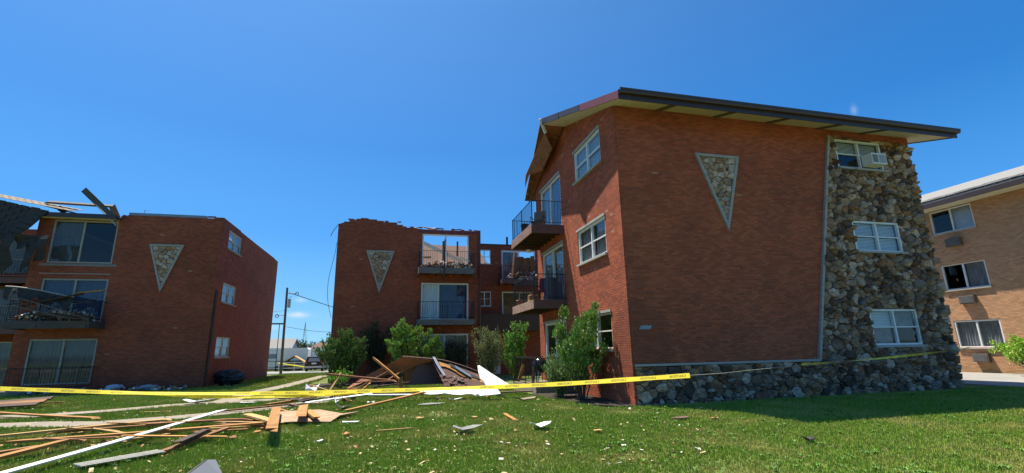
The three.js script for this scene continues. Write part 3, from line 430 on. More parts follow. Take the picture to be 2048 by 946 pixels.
// ---------- left building ----------
{
  const X0 = -18.1, Z0 = -28.8, Y = -0.1, XR = -9.53, b = thing('apartment_building', [X0, Y, Z0], 'dark red brick apartment wing at the left with torn roof and wrecked balcony', 'building');
  const f = FR.b3 = { p: [X0, Y, Z0], face: 'front' }, fR = FR.b3r = { p: [XR, Y, Z0], face: 'right' }, wd = XR - X0;
  const D = [[0.68, 6.44, 3.54, 8.72], [0.68, 3.42, 3.54, 5.62], [0.68, 0.38, 3.54, 2.58]];
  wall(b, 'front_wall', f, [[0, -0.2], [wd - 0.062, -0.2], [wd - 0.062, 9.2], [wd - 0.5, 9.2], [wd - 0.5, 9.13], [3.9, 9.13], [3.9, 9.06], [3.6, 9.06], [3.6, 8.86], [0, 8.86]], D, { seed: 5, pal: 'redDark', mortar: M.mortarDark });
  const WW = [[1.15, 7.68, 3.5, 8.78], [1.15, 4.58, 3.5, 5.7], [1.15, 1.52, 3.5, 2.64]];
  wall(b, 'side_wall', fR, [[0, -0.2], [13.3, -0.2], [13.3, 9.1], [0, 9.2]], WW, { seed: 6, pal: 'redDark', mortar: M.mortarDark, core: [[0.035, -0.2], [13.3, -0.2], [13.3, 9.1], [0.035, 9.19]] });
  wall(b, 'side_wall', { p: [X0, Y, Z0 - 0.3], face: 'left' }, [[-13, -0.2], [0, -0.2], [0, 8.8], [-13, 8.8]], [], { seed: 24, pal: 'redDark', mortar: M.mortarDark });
  obj('back_wall', boxR(0.3, -0.2, -13.25, wd - 0.3, 8.9, -13.0), M.mortar, b);
  for (const y of [0.2, 3.25, 6.25]) obj('floor_slab', boxR(0.3, y - 0.2, -12.9, wd - 0.3, y, -0.3), M.slabc, b);
  obj('attic_floor', boxR(0.3, 8.78, -12.9, wd - 0.3, 8.84, -0.3), M.tarPaper, b);
  trianglePanel(b, f, [-12.95 - X0, 7.55], [-11.31 - X0, 7.55], [-12.13 - X0, 4.96], 33, 0.16, 0.3);
  const DK = { mat: std([0.13, 0.125, 0.125], { map: rep(tMot, 1, 0.4) }), flat: true }; windowPart(b, f, D[0], { kind: 'slide', name: 'sliding_door', sill: false, bars: 0.07, blinds: [DK, null], mid: 0.47, mat: M.trim }); windowPart(b, f, D[1], { kind: 'slide', name: 'sliding_door', sill: false, bars: 0.08, blinds: [BU, BU], mat: M.trim }); windowPart(b, f, D[2], { kind: 'slide', name: 'sliding_door', sill: false, bars: 0.08, blinds: [DK, DK], mat: M.trim });
  for (const h of WW) windowPart(b, fR, h, { blinds: [BL, BL, CU, CU], mat: M.cream });
  const greyB = std([0.10, 0.085, 0.08], { map: rep(tWood, 0.5, 1) });
  balcony(b, f, 0.35, 3.75, 3.4, 1.37, { frontMat: greyB, fasciaMat: greyB, gap: [[-1.2, -0.6], [0.3, 1.0]] });
  balcony(b, f, 0.4, 3.7, 0.2, 1.3, { thick: 0.28, deck: M.concrete, fasciaMat: M.concrete });
  obj('ledger_scar', boxR(0.5, 5.86, 0.0, 3.6, 5.9, 0.03), M.trim, b); obj('ledger_scar', boxR(0.4, 6.28, 0.0, 3.8, 6.4, 0.02), M.limestone, b).material = M.slabc;
  obj('roof_flashing', boxR(3.95, 9.13, -0.22, wd - 0.9, 9.27, 0.012), M.flashing, b);
  for (let k = 0; k < 3; k++) { const m = obj('loose_brick', unitBox, brickMats[k], b); m.scale.set(0.2, 0.07, 0.1); m.position.set([wd - 0.75, wd - 0.55, 3.72][k], [9.24, 9.24, 9.1][k], -0.1); m.rotation.y = k * 0.4 - 0.3; }
  obj('vent_wire', tube([[4.6, 9.25, -0.1], [4.6, 9.45, -0.1], [4.85, 9.47, -0.1]], 0.012, 10, 4), M.iron, b);
  obj('downpipe', bar([wd + 0.06, 0.05, -0.12], [wd + 0.06, 5.1, -0.12], 0.055, 8), M.fascia, b);
  // remains of the roof over the doors
  const rf = obj('roof_remnant', slab([[0, 9.0, 0.5], [3.62, 8.92, 0.5], [3.62, 9.1, -1.2], [0, 9.4, -1.2]], 0.16), M.tarPaper, b);
  obj('fascia', boxR(-0.2, 8.74, 0.5, 3.66, 8.98, 0.54), M.fascia, rf); obj('soffit', slab([[0, 8.78, 0.5], [3.6, 8.76, 0.5], [3.6, 8.78, 0.02], [0, 8.8, 0.02]], 0.02), M.cream, rf);
  const sg = box(0.3, 0.02, 0.22); const rr = rng(9);
  for (let row = 0; row < 4; row++) for (let k = 0; k < 12; k++) { const u = -2.2 + k * 0.33 + (row % 2) * 0.16, y = lerp(9.72, 9.02, clamp((u + 2.2) / 4)); const m = obj('shingle', sg, row % 2 ? M.shingleTan : M.shingleTan, rf); m.position.set(u, y + 0.05 + row * 0.075, 0.55 - row * 0.2); m.rotation.set(0.33, (rr() - 0.5) * 0.1, -0.18 + (rr() - 0.5) * 0.05); }
  // left courtyard recess
  const f2 = { p: [X0 - 8, Y, -33], face: 'front' }, H = [[4.0, 6.42, 6.6, 8.72], [4.0, 3.42, 6.6, 5.68], [4.6, 0.02, 6.4, 2.6]];
  wall(b, 'recess_wall', f2, [[0, -0.2], [7.98, -0.2], [7.98, 9.1], [0, 9.1]], H, { seed: 23, pal: 'redDark', mortar: M.mortarDark });
  windowPart(b, f2, H[0], { kind: 'slide', name: 'sliding_door', sill: false, mat: M.batten }); windowPart(b, f2, H[1], { kind: 'slide', name: 'sliding_door', sill: false, mat: M.batten }); windowPart(b, f2, H[2], { kind: 'slide', name: 'sliding_door', sill: false, blinds: [CU, CU] });
  balcony(b, f2, 3.0, 7.4, 6.0, 1.6, { thick: 0.3 }); balcony(b, f2, 3.0, 7.4, 3.3, 3.2, { thick: 0.4 });
  obj('recess_interior_wall', boxR(-7.9, -0.2, -8.9, -0.3, 9.0, -8.7), M.interior, b); for (const y of [0.1, 3.2, 6.2, 8.9]) obj('floor_slab', boxR(-7.6, y - 0.2, -8.6, -0.3, y, -4.5), M.slabc, b);
}
// fallen roof sheet hanging over the left recess
{ const t = thing('collapsed_roof_sheet', [-20, 8, -28.2], 'dark shingled roof sheet hanging over the balcony at the left edge', 'roof debris');
  const e = [[-2.2, 2.05], [-1.2, 1.82], [-0.2, 1.55], [0.8, 1.3], [1.75, 1.08], [2.6, 0.93]], lo = [[-2.4, -0.8], [-1.4, -0.6], [-0.4, -0.78], [0.5, -0.72], [1.3, -0.55], [2.0, 0.0]];
  const P = [], F = []; e.forEach((q, i) => { P.push([q[0], q[1], -0.05 + 0.06 * (i % 2)]); P.push([lo[i][0], lo[i][1], 0.35 - 0.05 * i]); }); for (let i = 0; i < 5; i++) F.push([2 * i, 2 * i + 1, 2 * i + 3, 2 * i + 2]);
  const Pb = P.map(q => [q[0], q[1], q[2] - 0.06]), n = P.length; obj('sheet', tris([...P, ...Pb], [...F, ...F.map(q => q.map(k => k + n).reverse())]), M.shingleDark, t);
  const rr = rng(15); for (let row = 0; row < 9; row++) for (let k = 0; k < 9; k++) { const u = (k + (row % 2) * 0.5 + 0.2) / 9.5, v = (row + 0.5) / 9.5, i = Math.min(4, Math.floor(u * 5)), s = u * 5 - i, a = P[2 * i], c = P[2 * i + 1], d = P[2 * i + 2], g = P[2 * i + 3], q = [0, 1, 2].map(j => lerp(lerp(a[j], d[j], s), lerp(c[j], g[j], s), v)); const m = obj('shingle', box(0.42, 0.24, 0.018), M.shingleDark, t); m.position.set(q[0], q[1], q[2] + 0.025); m.rotation.set(-0.14 + (rr() - 0.5) * 0.12, (rr() - 0.5) * 0.1, -0.2 + (rr() - 0.5) * 0.08); }
  const w = obj('flashing_scrap', merge([box(0.62, 0.4, 0.03), box(0.12, 0.5, 0.1, 0.36, -0.06, 0)]), M.flashing, t); w.position.set(-0.15, 1.18, 0.3); w.rotation.z = -0.15; }
{ const t = thing('hanging_felt', [-18.2, 7.2, -27.6], 'ragged black roofing felt hanging beside the wrecked left balconies', 'roof debris'), r = rng(19); for (let k = 0; k < 7; k++) { const P = [], F = [], x0 = -1.6 + k * 0.42, w = 0.3 + 0.3 * r(), l = 0.7 + 1.3 * r(); for (let i = 0; i <= 6; i++) { const q = i / 6, sw = 0.1 * Math.sin(q * 4 + k); P.push([x0 + sw, 0.3 - l * q, 0.12 * Math.sin(q * 5 + k * 2)], [x0 + sw + w * (1 - 0.5 * q * r()), 0.3 - l * q * (0.8 + 0.2 * r()), 0.12 * Math.sin(q * 5 + k * 2 + 0.6)]); } for (let i = 0; i < 6; i++) F.push([2 * i, 2 * i + 1, 2 * i + 3, 2 * i + 2]); const N = P.length; obj('felt_strip', tris([...P, ...P.map(p => [p[0], p[1], p[2] - 0.02])], [...F, ...F.map(f => f.map(i => i + N).reverse())]), M.tarPaper, t); } }
// torn boards standing on the left roof edge
const plank = (name, a, b, w, t, mat, label, cat, o = {}) => {
  const A = V3(...a), B = V3(...b), d = B.clone().sub(A), L = d.length(), n = Math.max(2, Math.round(L / 0.5)), g = new THREE.BoxGeometry(L, t, w, n, 1, 1), p = g.attributes.position, r = rng(Math.round(Math.abs(a[0] * 971 + a[2] * 313 + b[0] * 77)) + 1), bow = (r() - 0.5) * 0.02 * L, tw = (r() - 0.5) * 0.12, j = {};
  for (let i = 0; i < p.count; i++) { let x = p.getX(i), y = p.getY(i), z = p.getZ(i); const s = x / L + 0.5, key = (s > 0.99 ? 'e' : s < 0.01 ? 's' : '') + Math.sign(z) + Math.sign(y); if (s > 0.99 || s < 0.01) { j[key] ??= (r() - 0.5) * (o.rag ?? 0.3); x += j[key]; } y += bow * (1 - 4 * (s - 0.5) * (s - 0.5)) * 0.3; const c = Math.cos(tw * (s - 0.5)), q = Math.sin(tw * (s - 0.5)); p.setXYZ(i, x, y * c - z * q, y * q + z * c); }
  const uv = g.attributes.uv, nn = g.attributes.normal; const ox = r() * 5; for (let i = 0; i < uv.count; i++) uv.setXY(i, p.getX(i) + ox, (Math.abs(nn.getY(i)) > 0.5 ? p.getZ(i) : p.getY(i)) + ox * 3);
  g.computeVertexNormals();
  const mk = mat.clone(), tone = 0.78 + 0.4 * r(); mk.color.multiplyScalar(tone); const m = obj(name, g.toNonIndexed(), mk, o.parent); m.geometry.computeVertexNormals();
  const X = d.clone().normalize(), up = V3(0, 1, 0), Z = X.clone().cross(up).normalize(), Yv = Z.clone().cross(X); const R = new THREE.Matrix4().makeBasis(X, Yv, Z); m.quaternion.setFromRotationMatrix(R); m.rotateX(o.roll ?? 0); m.position.copy(A.add(B).multiplyScalar(0.5)); if (o.parent) m.position.sub(o.parent.position);
  if (label) tag(m, label, cat ?? 'board', o.group); return m;
};
{ const t = thing('broken_roof_boards', [-14.9, 8.9, -28.6], 'broken wooden boards jutting up from the left roof edge', 'roof debris');
  plank('board', [-16.35, 10.3, -28.6], [-14.7, 8.75, -28.5], 0.3, 0.05, M.batten, null, null, { parent: t, roll: 1.2 });
  plank('board', [-17.86, 9.5, -28.6], [-14.95, 9.5, -28.9], 0.2, 0.1, M.batten, null, null, { parent: t, roll: 0.6 });
  plank('board', [-15.0, 9.48, -28.8], [-14.5, 8.72, -28.5], 0.3, 0.05, M.darkWood, null, null, { parent: t, roll: 1.0 });
  plank('board', [-15.6, 9.45, -28.5], [-14.4, 8.3, -28.3], 0.08, 0.04, M.trim, null, null, { parent: t, rag: 0.02 });
  plank('board', [-18.75, 9.53, -28.8], [-16.4, 8.95, -28.7], 0.09, 0.06, M.darkWood, null, null, { parent: t, roll: 0.2 });
  plank('board', [-17.3, 9.25, -28.6], [-16.95, 9.0, -28.6], 0.25, 0.05, M.darkWood, null, null, { parent: t, roll: 1.1 }); }
// ---------- tan brick neighbour at the right ----------
{
  const X0 = 28.8, b = thing('apartment_building', [X0, 0, -18], 'tan brick apartment house with grey shingle roof at the right edge', 'building');
  const f = FR.b4 = { p: [X0, 0, -18], face: 'left' }, W = [[-0.95, 7.24, 1.05, 8.5], [-0.95, 4.18, 1.05, 5.52], [-0.95, 1.2, 1.05, 2.55]];
  wall(b, 'side_wall', f, [[-9, -0.2], [7, -0.2], [7, 9.0], [-9, 9.0]], W, { pal: 'tan', mortar: M.mortarTan, seed: 9 });
  obj('end_wall', boxR(0.3, -0.2, 6.7, 12, 9, 6.95), M.mortarTan, b); obj('end_wall', boxR(0.3, -0.2, -9, 12, 9, -8.8), M.mortarTan, b); obj('back_wall', boxR(11.8, -0.2, -8.7, 12, 9, 6.6), M.mortarTan, b);
  for (const y of [0.2, 3.25, 6.25, 8.95]) obj('floor_slab', boxR(0.3, y - 0.2, -8.7, 11.7, y, 6.6), M.slabc, b);
  windowPart(b, f, W[0], { kind: 'slide', blinds: [null, BL] }); windowPart(b, f, W[1], { kind: 'slide', blinds: [null, CU] }); windowPart(b, f, W[2], { kind: 'slide', blinds: [CU, { ...CU, to: 0.0 }] });
  const rf = obj('roof', slab([[-1.1, 8.84, 8.2], [7, 11.55, 8.2], [7, 11.55, -10], [-1.1, 8.84, -10]], 0.12), M.shingleGrey, b);
  obj('fascia', boxR(-1.12, 8.5, -10, -1.08, 8.76, 8.2), M.fascia, rf); obj('soffit', boxR(-1.08, 8.55, -10, -0.01, 8.6, 8.2), M.cream, rf);
  const rr = rng(3); for (let row = 0; row < 5; row++) for (let k = 0; k < 26; k++) { const z = -4 + k * 0.33 + (row % 2) * 0.16, m = obj('shingle', box(0.3, 0.025, 0.315), M.shingleGrey, rf); m.position.set(-0.98 + row * 0.26, 8.91 + row * 0.087 + 0.02, z); m.rotation.z = 0.26 + rr() * 0.05; }
  for (const [k, y] of [[0, 6.42], [1, 3.4], [2, 0.48]]) { const s = obj('air_conditioner_sleeve', boxR(-0.22, 0, -0.34, 0.02, 0.42, 0.34), M.batten, b); s.position.set(0, y, 0.0); const gs = []; for (let q = 0; q < 8; q++) gs.push(boxR(-0.235, 0.05 + q * 0.043, -0.3, -0.222, 0.068 + q * 0.043, 0.3)); obj('grille', merge(gs), M.curtain, s); }
}
// ---------- far background ----------
{
  const g0 = (x, z) => gy(x, z);
  const h1 = thing('house', [-18, g0(-18, -82), -82], 'far grey roofed house with pale blue gable behind the trailers', 'house');
  obj('wall', boxR(-5, 0, -4, 3, 2.8, 4), std([0.36, 0.16, 0.10], { map: rep(tFine, 1, 1) }), h1); obj('gable', slab([[3.01, 0, 4], [3.01, 0, -4], [3.01, 2.8, -4], [3.01, 4.7, 0], [3.01, 2.8, 4]], 0.1, [-1, 0, 0]), std([0.42, 0.5, 0.62]), h1);
  const r1 = obj('roof', merge([slab([[-5.3, 2.7, 4.4], [3.3, 2.7, 4.4], [3.3, 4.8, 0], [-5.3, 4.8, 0]], 0.15), slab([[-5.3, 4.8, 0], [3.3, 4.8, 0], [3.3, 2.7, -4.4], [-5.3, 2.7, -4.4]], 0.15)]), M.shingleGrey, h1); obj('eave_trim', boxR(-5.3, 2.5, 4.41, 3.3, 2.62, 4.45), M.white, h1);
  const h2 = thing('house', [-9, g0(-9, -86), -86], 'far low house with long brown roof beyond the parking lot', 'house');
  obj('wall', boxR(-4.4, 0, -4, 10, 2.6, 4), std([0.42, 0.38, 0.33]), h2); obj('roof', merge([slab([[-4.8, 2.5, 4.4], [10.4, 2.5, 4.4], [9, 4.25, 0], [-3.2, 4.25, 0]], 0.15), slab([[-4.8, 2.5, -4.4], [-4.8, 2.5, 4.4], [-3.2, 4.25, 0]], 0.1), slab([[-3.2, 4.25, 0], [9, 4.25, 0], [10.4, 2.5, -4.4], [-4.8, 2.5, -4.4]], 0.15)]), M.shingle, h2);
  const trailer = (x, z, w, h, d, c, label) => { const t = thing('trailer', [x, g0(x, z), z], label, 'trailer', 'trailers behind the parking lot'); obj('body', uvm(new THREE.ExtrudeGeometry(new THREE.Shape([[-w / 2, 0.5], [w / 2, 0.5], [w / 2, h - 0.2], [w / 2 - 0.2, h], [-w / 2 + 0.2, h], [-w / 2, h - 0.2]].map(q => new THREE.Vector2(...q))), { depth: d, bevelEnabled: false }).translate(0, 0, -d / 2)), c, t); for (const s of [-1, 1]) { const wh = obj('wheel', new THREE.CylinderGeometry(0.35, 0.35, 0.22, 14).rotateX(Math.PI / 2), M.black, t); wh.position.set(s * 0.5, 0.35, d / 2 - 0.1); } obj('window', boxR(-w * 0.3, h * 0.55, d / 2, -w * 0.1, h * 0.75, d / 2 + 0.02), M.flashing, t); obj('trim_stripe', boxR(-w / 2, h * 0.4, d / 2, w / 2, h * 0.45, d / 2 + 0.015), M.trim, t); return t; };
  trailer(-14.4, -72, 6.5, 3.0, 2.4, M.white, 'long white trailer behind the utility pole'); trailer(-8.4, -72, 4.6, 3.0, 2.4, M.whiteRough, 'white camper trailer behind the dark parked car'); trailer(-11.2, -76, 3.6, 2.9, 2.4, M.flashing, 'blue grey box trailer between the two white ones');
  const s = thing('garden_shed', [-12.3, g0(-12, -68.5), -68.5], 'small brown gabled playhouse behind the white fence', 'shed'); obj('wall', boxR(-0.9, 0, -0.8, 0.9, 1.25, 0.8), M.darkWood, s); obj('roof', merge([slab([[-1.3, 1.1, 1], [0, 1.9, 1], [0, 1.9, -1], [-1.3, 1.1, -1]].reverse(), 0.08), slab([[0, 1.9, 1], [1.3, 1.1, 1], [1.3, 1.1, -1], [0, 1.9, -1]].reverse(), 0.08)]), M.pine, s); obj('door', boxR(-0.35, 0, 0.8, 0.35, 0.95, 0.83), M.redwood, s);
  const fz = -66.5, fn = thing('white_fence', [-12, g0(-12, fz), fz], 'long white rail fence behind the parking lot', 'fence'); for (let k = 0; k < 14; k++) { const m = obj('post', box(0.1, 1.1, 0.1, 0, 0.55, 0), M.white, fn); m.position.x = -9 + k * 1.8; } for (const y of [0.35, 0.7, 1.02]) obj('rail', boxR(-9, y - 0.05, -0.06, 14.4, y + 0.05, -0.055 + 0.11), M.white, fn);
  const up = thing('utility_pole', [-9.6, gy(-9.6, -47.3), -47.3], 'tall wooden utility pole in the gap between the buildings', 'utility pole'); const tilt = obj('pole', bar([0, 0, 0], [-0.1, 7.75, 0], 0.12, 10, 0.09), M.poleWood, up); obj('transformer', merge([bar([0.2, 5.9, 0.1], [0.2, 6.7, 0.1], 0.14, 10)]), M.metal, up); obj('bracket', merge([bar([0, 7.2, 0], [0.75, 7.25, 0], 0.03, 6), bar([0, 5.2, 0], [-0.9, 5.25, 0], 0.03, 6), bar([0.1, 6.8, 0], [0.35, 7.0, 0], 0.02, 6)]), M.iron, up); obj('insulator', merge([new THREE.TorusGeometry(0.13, 0.03, 6, 12).translate(0.78, 7.2, 0).toNonIndexed(), new THREE.TorusGeometry(0.14, 0.03, 6, 12).translate(-0.75, 5.15, 0).toNonIndexed()]), M.iron, up);
  const wires = [[[-9.5, 7.0, -47.3], [-3, 5.1, -50], [8, 3.6, -55]], [[-9.5, 3.9, -47.3], [-7, 3.5, -48], [2, 3.2, -50]], [[-9.5, 5.4, -47.3], [-12, 5.2, -47.3], [-18, 5.6, -47.3]]];
  wires.forEach((w, i) => tag(obj('overhead_wire', tube(w, i ? 0.018 : 0.032, 24, 5), M.iron), ['thick overhead wire sloping down right from the utility pole', 'thin overhead wire below the thick one right of the utility pole', 'overhead wire running left from the utility pole'][i], 'wire'));
  const lp = thing('lamp_post', [-13.2, g0(-13, -62), -62], 'slim lot lamp post left of the utility pole', 'lamp post'); obj('pole', bar([0, 0, 0], [0, 5.5, 0], 0.05, 8, 0.04), M.iron, lp); obj('lamp_head', boxR(-0.9, 5.45, -0.2, 0.6, 5.6, 0.2), M.iron, lp);
  const tw = thing('radio_mast', [-30, -1.2, -180], 'distant thin lattice mast above the brown roof', 'mast'); for (const [a, c] of [[-1.2, -1.2], [1.2, -1.2], [0, 1.2]]) obj('leg', bar([a, 0, c], [0, 13.2, 0], 0.07, 4), M.trim, tw); for (let k = 1; k < 6; k++) { const s2 = 1.2 * (1 - k * 2.2 / 13.2); obj('brace', bar([-s2, k * 2.2, -s2], [s2, k * 2.2, -s2], 0.05, 4), M.trim, tw); }
  // parked car seen from behind
  const c = thing('parked_car', [-8.35, gy(-8, -57.5), -57.5], 'dark sport utility car parked beyond the lawn, seen from behind', 'car');
  const prof = [[-0.92, 0.35], [0.92, 0.35], [0.95, 0.75], [0.9, 1.0], [0.72, 1.5], [0.62, 1.56], [-0.62, 1.56], [-0.72, 1.5], [-0.9, 1.0], [-0.95, 0.75]], paint = std([0.012, 0.013, 0.018], { roughness: 0.25, metalness: 0.2 });
  obj('body', uvm(new THREE.ExtrudeGeometry(new THREE.Shape(prof.map(q => new THREE.Vector2(...q))), { depth: 4.2, bevelEnabled: true, bevelSize: 0.04, bevelThickness: 0.15, bevelSegments: 3 }).translate(0, 0, -4.2)), paint, c);
  obj('rear_window', slab([[-0.62, 1.06, 0.16], [0.62, 1.06, 0.16], [0.55, 1.45, 0.16], [-0.55, 1.45, 0.16]], 0.02, [0, 0, -1]), std([0.2, 0.24, 0.28], { roughness: 0.08 }), c); obj('bumper', boxR(-0.9, 0.38, 0.12, 0.9, 0.58, 0.24), M.metal, c); obj('licence_plate', boxR(-0.25, 0.78, 0.15, 0.25, 0.92, 0.17), M.white, c);
  for (const s2 of [-1, 1]) { obj('tail_light', boxR(s2 * 0.7, 0.85, 0.13, s2 * 0.9, 1.05, 0.17), std([0.35, 0.02, 0.02], { roughness: 0.3 }), c); for (const z of [-0.6, -3.4]) { const w = obj('wheel', new THREE.CylinderGeometry(0.36, 0.36, 0.24, 18).rotateZ(Math.PI / 2), M.black, c); w.position.set(s2 * 0.82, 0.36, z); } }
  obj('roof_rack', merge([bar([-0.6, 1.65, -3.2], [-0.6, 1.65, -0.3], 0.02), bar([0.6, 1.65, -3.2], [0.6, 1.65, -0.3], 0.02)]), M.metal, c);
}
// ---------- shrubs ----------
const leafGeo = (() => { const P = [[0, 0, 0], [0.32, 0.38, 0.1], [0, 0.5, -0.04], [-0.32, 0.38, 0.1], [0.2, 0.72, 0.04], [-0.2, 0.72, 0.04], [0, 1, -0.12]]; const v = []; for (const f of [[0, 1, 2], [0, 2, 3], [2, 1, 4], [2, 4, 6], [2, 6, 5], [2, 5, 3]]) for (const i of f) v.push(...P[i]); const g = new THREE.BufferGeometry(); g.setAttribute('position', new THREE.Float32BufferAttribute(v, 3)); g.setAttribute('uv', new THREE.Float32BufferAttribute(new Float32Array(v.length / 3 * 2), 2)); g.computeVertexNormals(); return g; })();
const leafMat = new THREE.MeshPhysicalMaterial({ color: C(1, 1, 1), roughness: 0.55, transmission: 0.25, thickness: 0, side: THREE.DoubleSide });
function shrub(name, [x, z], label, o) {
  const { h, rx, rz, stems = 14, leaves = 5000, size = 0.085, col = [0.075, 0.15, 0.03], seed = 1, low = 0.25, y0 = 0, group } = o, r = rng(seed * 101 + 7), t = thing(name, [x, gy(x, z) + y0, z], label, 'shrub', group), S = [], tips = [], pts = [];
  for (let k = 0; k < stems; k++) { const a = r() * 6.283, q = Math.sqrt(r()), tx = Math.cos(a) * rx * q, tz = Math.sin(a) * rz * q, th = h * (0.6 + 0.4 * r()) * (1 - 0.25 * q * q), p = [[tx * 0.12, -0.05, tz * 0.12], [tx * 0.35 + (r() - 0.5) * 0.1, th * 0.35, tz * 0.35 + (r() - 0.5) * 0.1], [tx * 0.8 + (r() - 0.5) * 0.2, th * 0.72, tz * 0.8 + (r() - 0.5) * 0.2], [tx, th, tz]]; const c = new THREE.CatmullRomCurve3(p.map(e => V3(...e))); S.push(new THREE.TubeGeometry(c, 8, 0.012 + 0.01 * r(), 4).toNonIndexed()); tips.push(c); for (let m = 0; m < 4; m++) { const s0 = 0.35 + 0.6 * r(), q0 = c.getPoint(s0), d = V3(r() - 0.5, 0.25 + r() * 0.5, r() - 0.5).multiplyScalar(0.45 + 0.35 * r()), q1 = q0.clone().add(d); const c2 = new THREE.CatmullRomCurve3([q0, q0.clone().lerp(q1, 0.5).add(V3(0, 0.04, 0)), q1]); S.push(new THREE.TubeGeometry(c2, 4, 0.007, 3).toNonIndexed()); tips.push(c2); } }
  obj('stems', merge(S), M.bark, t);
  const im = new THREE.InstancedMesh(leafGeo, leafMat, leaves), m = new THREE.Matrix4(), qn = new THREE.Quaternion(), e = new THREE.Euler();
  for (let i = 0; i < leaves; i++) { const c = tips[Math.floor(r() * tips.length)], s = low + (1 - low) * Math.pow(r(), 0.7), p = c.getPoint(s), w = 0.16; p.add(V3((r() + r() - 1) * w, (r() + r() - 1) * w, (r() + r() - 1) * w)); if (p.y < 0.04) p.y = 0.04 + r() * 0.1; e.set((r() - 0.2) * 1.9, r() * 6.283, (r() - 0.5) * 1.6); qn.setFromEuler(e); const k = size * (0.55 + 0.75 * r()); m.compose(p, qn, V3(k, k, k)); im.setMatrixAt(i, m); const u = 0.7 + 0.65 * r(), v = r(); im.setColorAt(i, C(col[0] * 2.2 * u * (0.8 + 0.6 * v), col[1] * 1.95 * u, col[2] * 1.8 * u * (0.8 + 0.4 * r()))); }
  im.name = 'foliage'; im.userData.kind = 'stuff'; im.castShadow = im.receiveShadow = true; t.add(im); return t;
}
paving('mulch_bed', [[5.5, -12.9], [4.8, -17], [6.5, -17], [6.5, -12.3], [6.1, -12.3]].reverse(), M.mulch, 0.03, 0.1);
paving('planting_bed', [[-4.3, -24.9], [-4.3, -28.7], [5, -28.7], [5, -24.9]].reverse(), M.mulch, 0.02, 0.1);
shrub('bush', [-2.45, -26.6], 'broad leafy bush at the left corner of the roofless middle building', { h: 3.0, rx: 1.2, rz: 1.0, stems: 30, leaves: 9000, size: 0.13, seed: 1, low: 0.05, col: [0.06, 0.12, 0.03] });
shrub('evergreen_shrub', [-0.85, -28.0], 'tall dark evergreen under the triangle of the middle building', { h: 3.7, rx: 0.75, rz: 0.5, stems: 26, leaves: 9000, size: 0.07, seed: 2, low: 0.0, col: [0.02, 0.035, 0.013] });
shrub('lilac_bush', [0.6, -26.2], 'tall lilac with bright top shoots left of the middle balconies', { h: 3.4, rx: 1.05, rz: 0.8, stems: 22, leaves: 6500, size: 0.14, seed: 3, low: 0.25, col: [0.10, 0.19, 0.04] });
shrub('lilac_bush', [2.0, -26.6], 'smaller lilac under the middle building balconies', { h: 3.0, rx: 0.75, rz: 0.7, stems: 13, leaves: 3400, size: 0.14, seed: 4, low: 0.45, col: [0.10, 0.19, 0.04] });
shrub('evergreen_shrub', [3.6, -27.9], 'low dark shrub before the ground floor door of the middle building', { h: 2.4, rx: 1.0, rz: 0.4, stems: 20, leaves: 6000, size: 0.07, seed: 5, low: 0.1, col: [0.022, 0.04, 0.015] });
shrub('sprig', [-2.25, -23.8], 'small bright green sprig behind the roof debris pile', { h: 0.65, rx: 0.55, rz: 0.3, stems: 7, leaves: 350, size: 0.1, seed: 6, low: 0.3, col: [0.12, 0.27, 0.04] });
shrub('feathery_shrub', [4.35, -21.8], 'feathery grey green shrub left of the patio railing', { h: 3.0, rx: 0.75, rz: 0.7, stems: 26, leaves: 5200, size: 0.075, seed: 7, low: 0.12, col: [0.10, 0.14, 0.055] });
shrub('leafy_shrub', [5.75, -22.6], 'bright leafy shrub right behind the patio railing', { h: 2.95, rx: 0.65, rz: 0.7, stems: 16, leaves: 4600, size: 0.11, seed: 8, low: 0.15, col: [0.085, 0.19, 0.035] });
shrub('tall_shrub', [5.74, -14.3], 'tall sunlit shrub growing against the brick side wall by the window', { h: 3.15, rx: 0.7, rz: 1.3, stems: 22, leaves: 7200, size: 0.105, seed: 9, low: 0.22, col: [0.075, 0.155, 0.03] });
shrub('low_shrub', [5.45, -15.5], 'low pale green shrub at the foot of the tall wall shrub', { h: 1.3, rx: 0.6, rz: 0.8, stems: 24, leaves: 5200, size: 0.07, seed: 10, low: 0.02, col: [0.08, 0.15, 0.05] });
shrub('mounded_shrub', [27.6, -15.2], 'rounded bright green shrub before the tan brick house', { h: 1.65, rx: 1.35, rz: 1.3, stems: 40, leaves: 9000, size: 0.09, seed: 11, low: 0.45, col: [0.12, 0.24, 0.02] });
shrub('roadside_bush', [-16.2, -63.5], 'roadside bush by the lot at the far left of the gap', { h: 1.7, rx: 1.6, rz: 1, stems: 20, leaves: 2500, size: 0.2, seed: 12, low: 0.05, col: [0.10, 0.17, 0.03] });
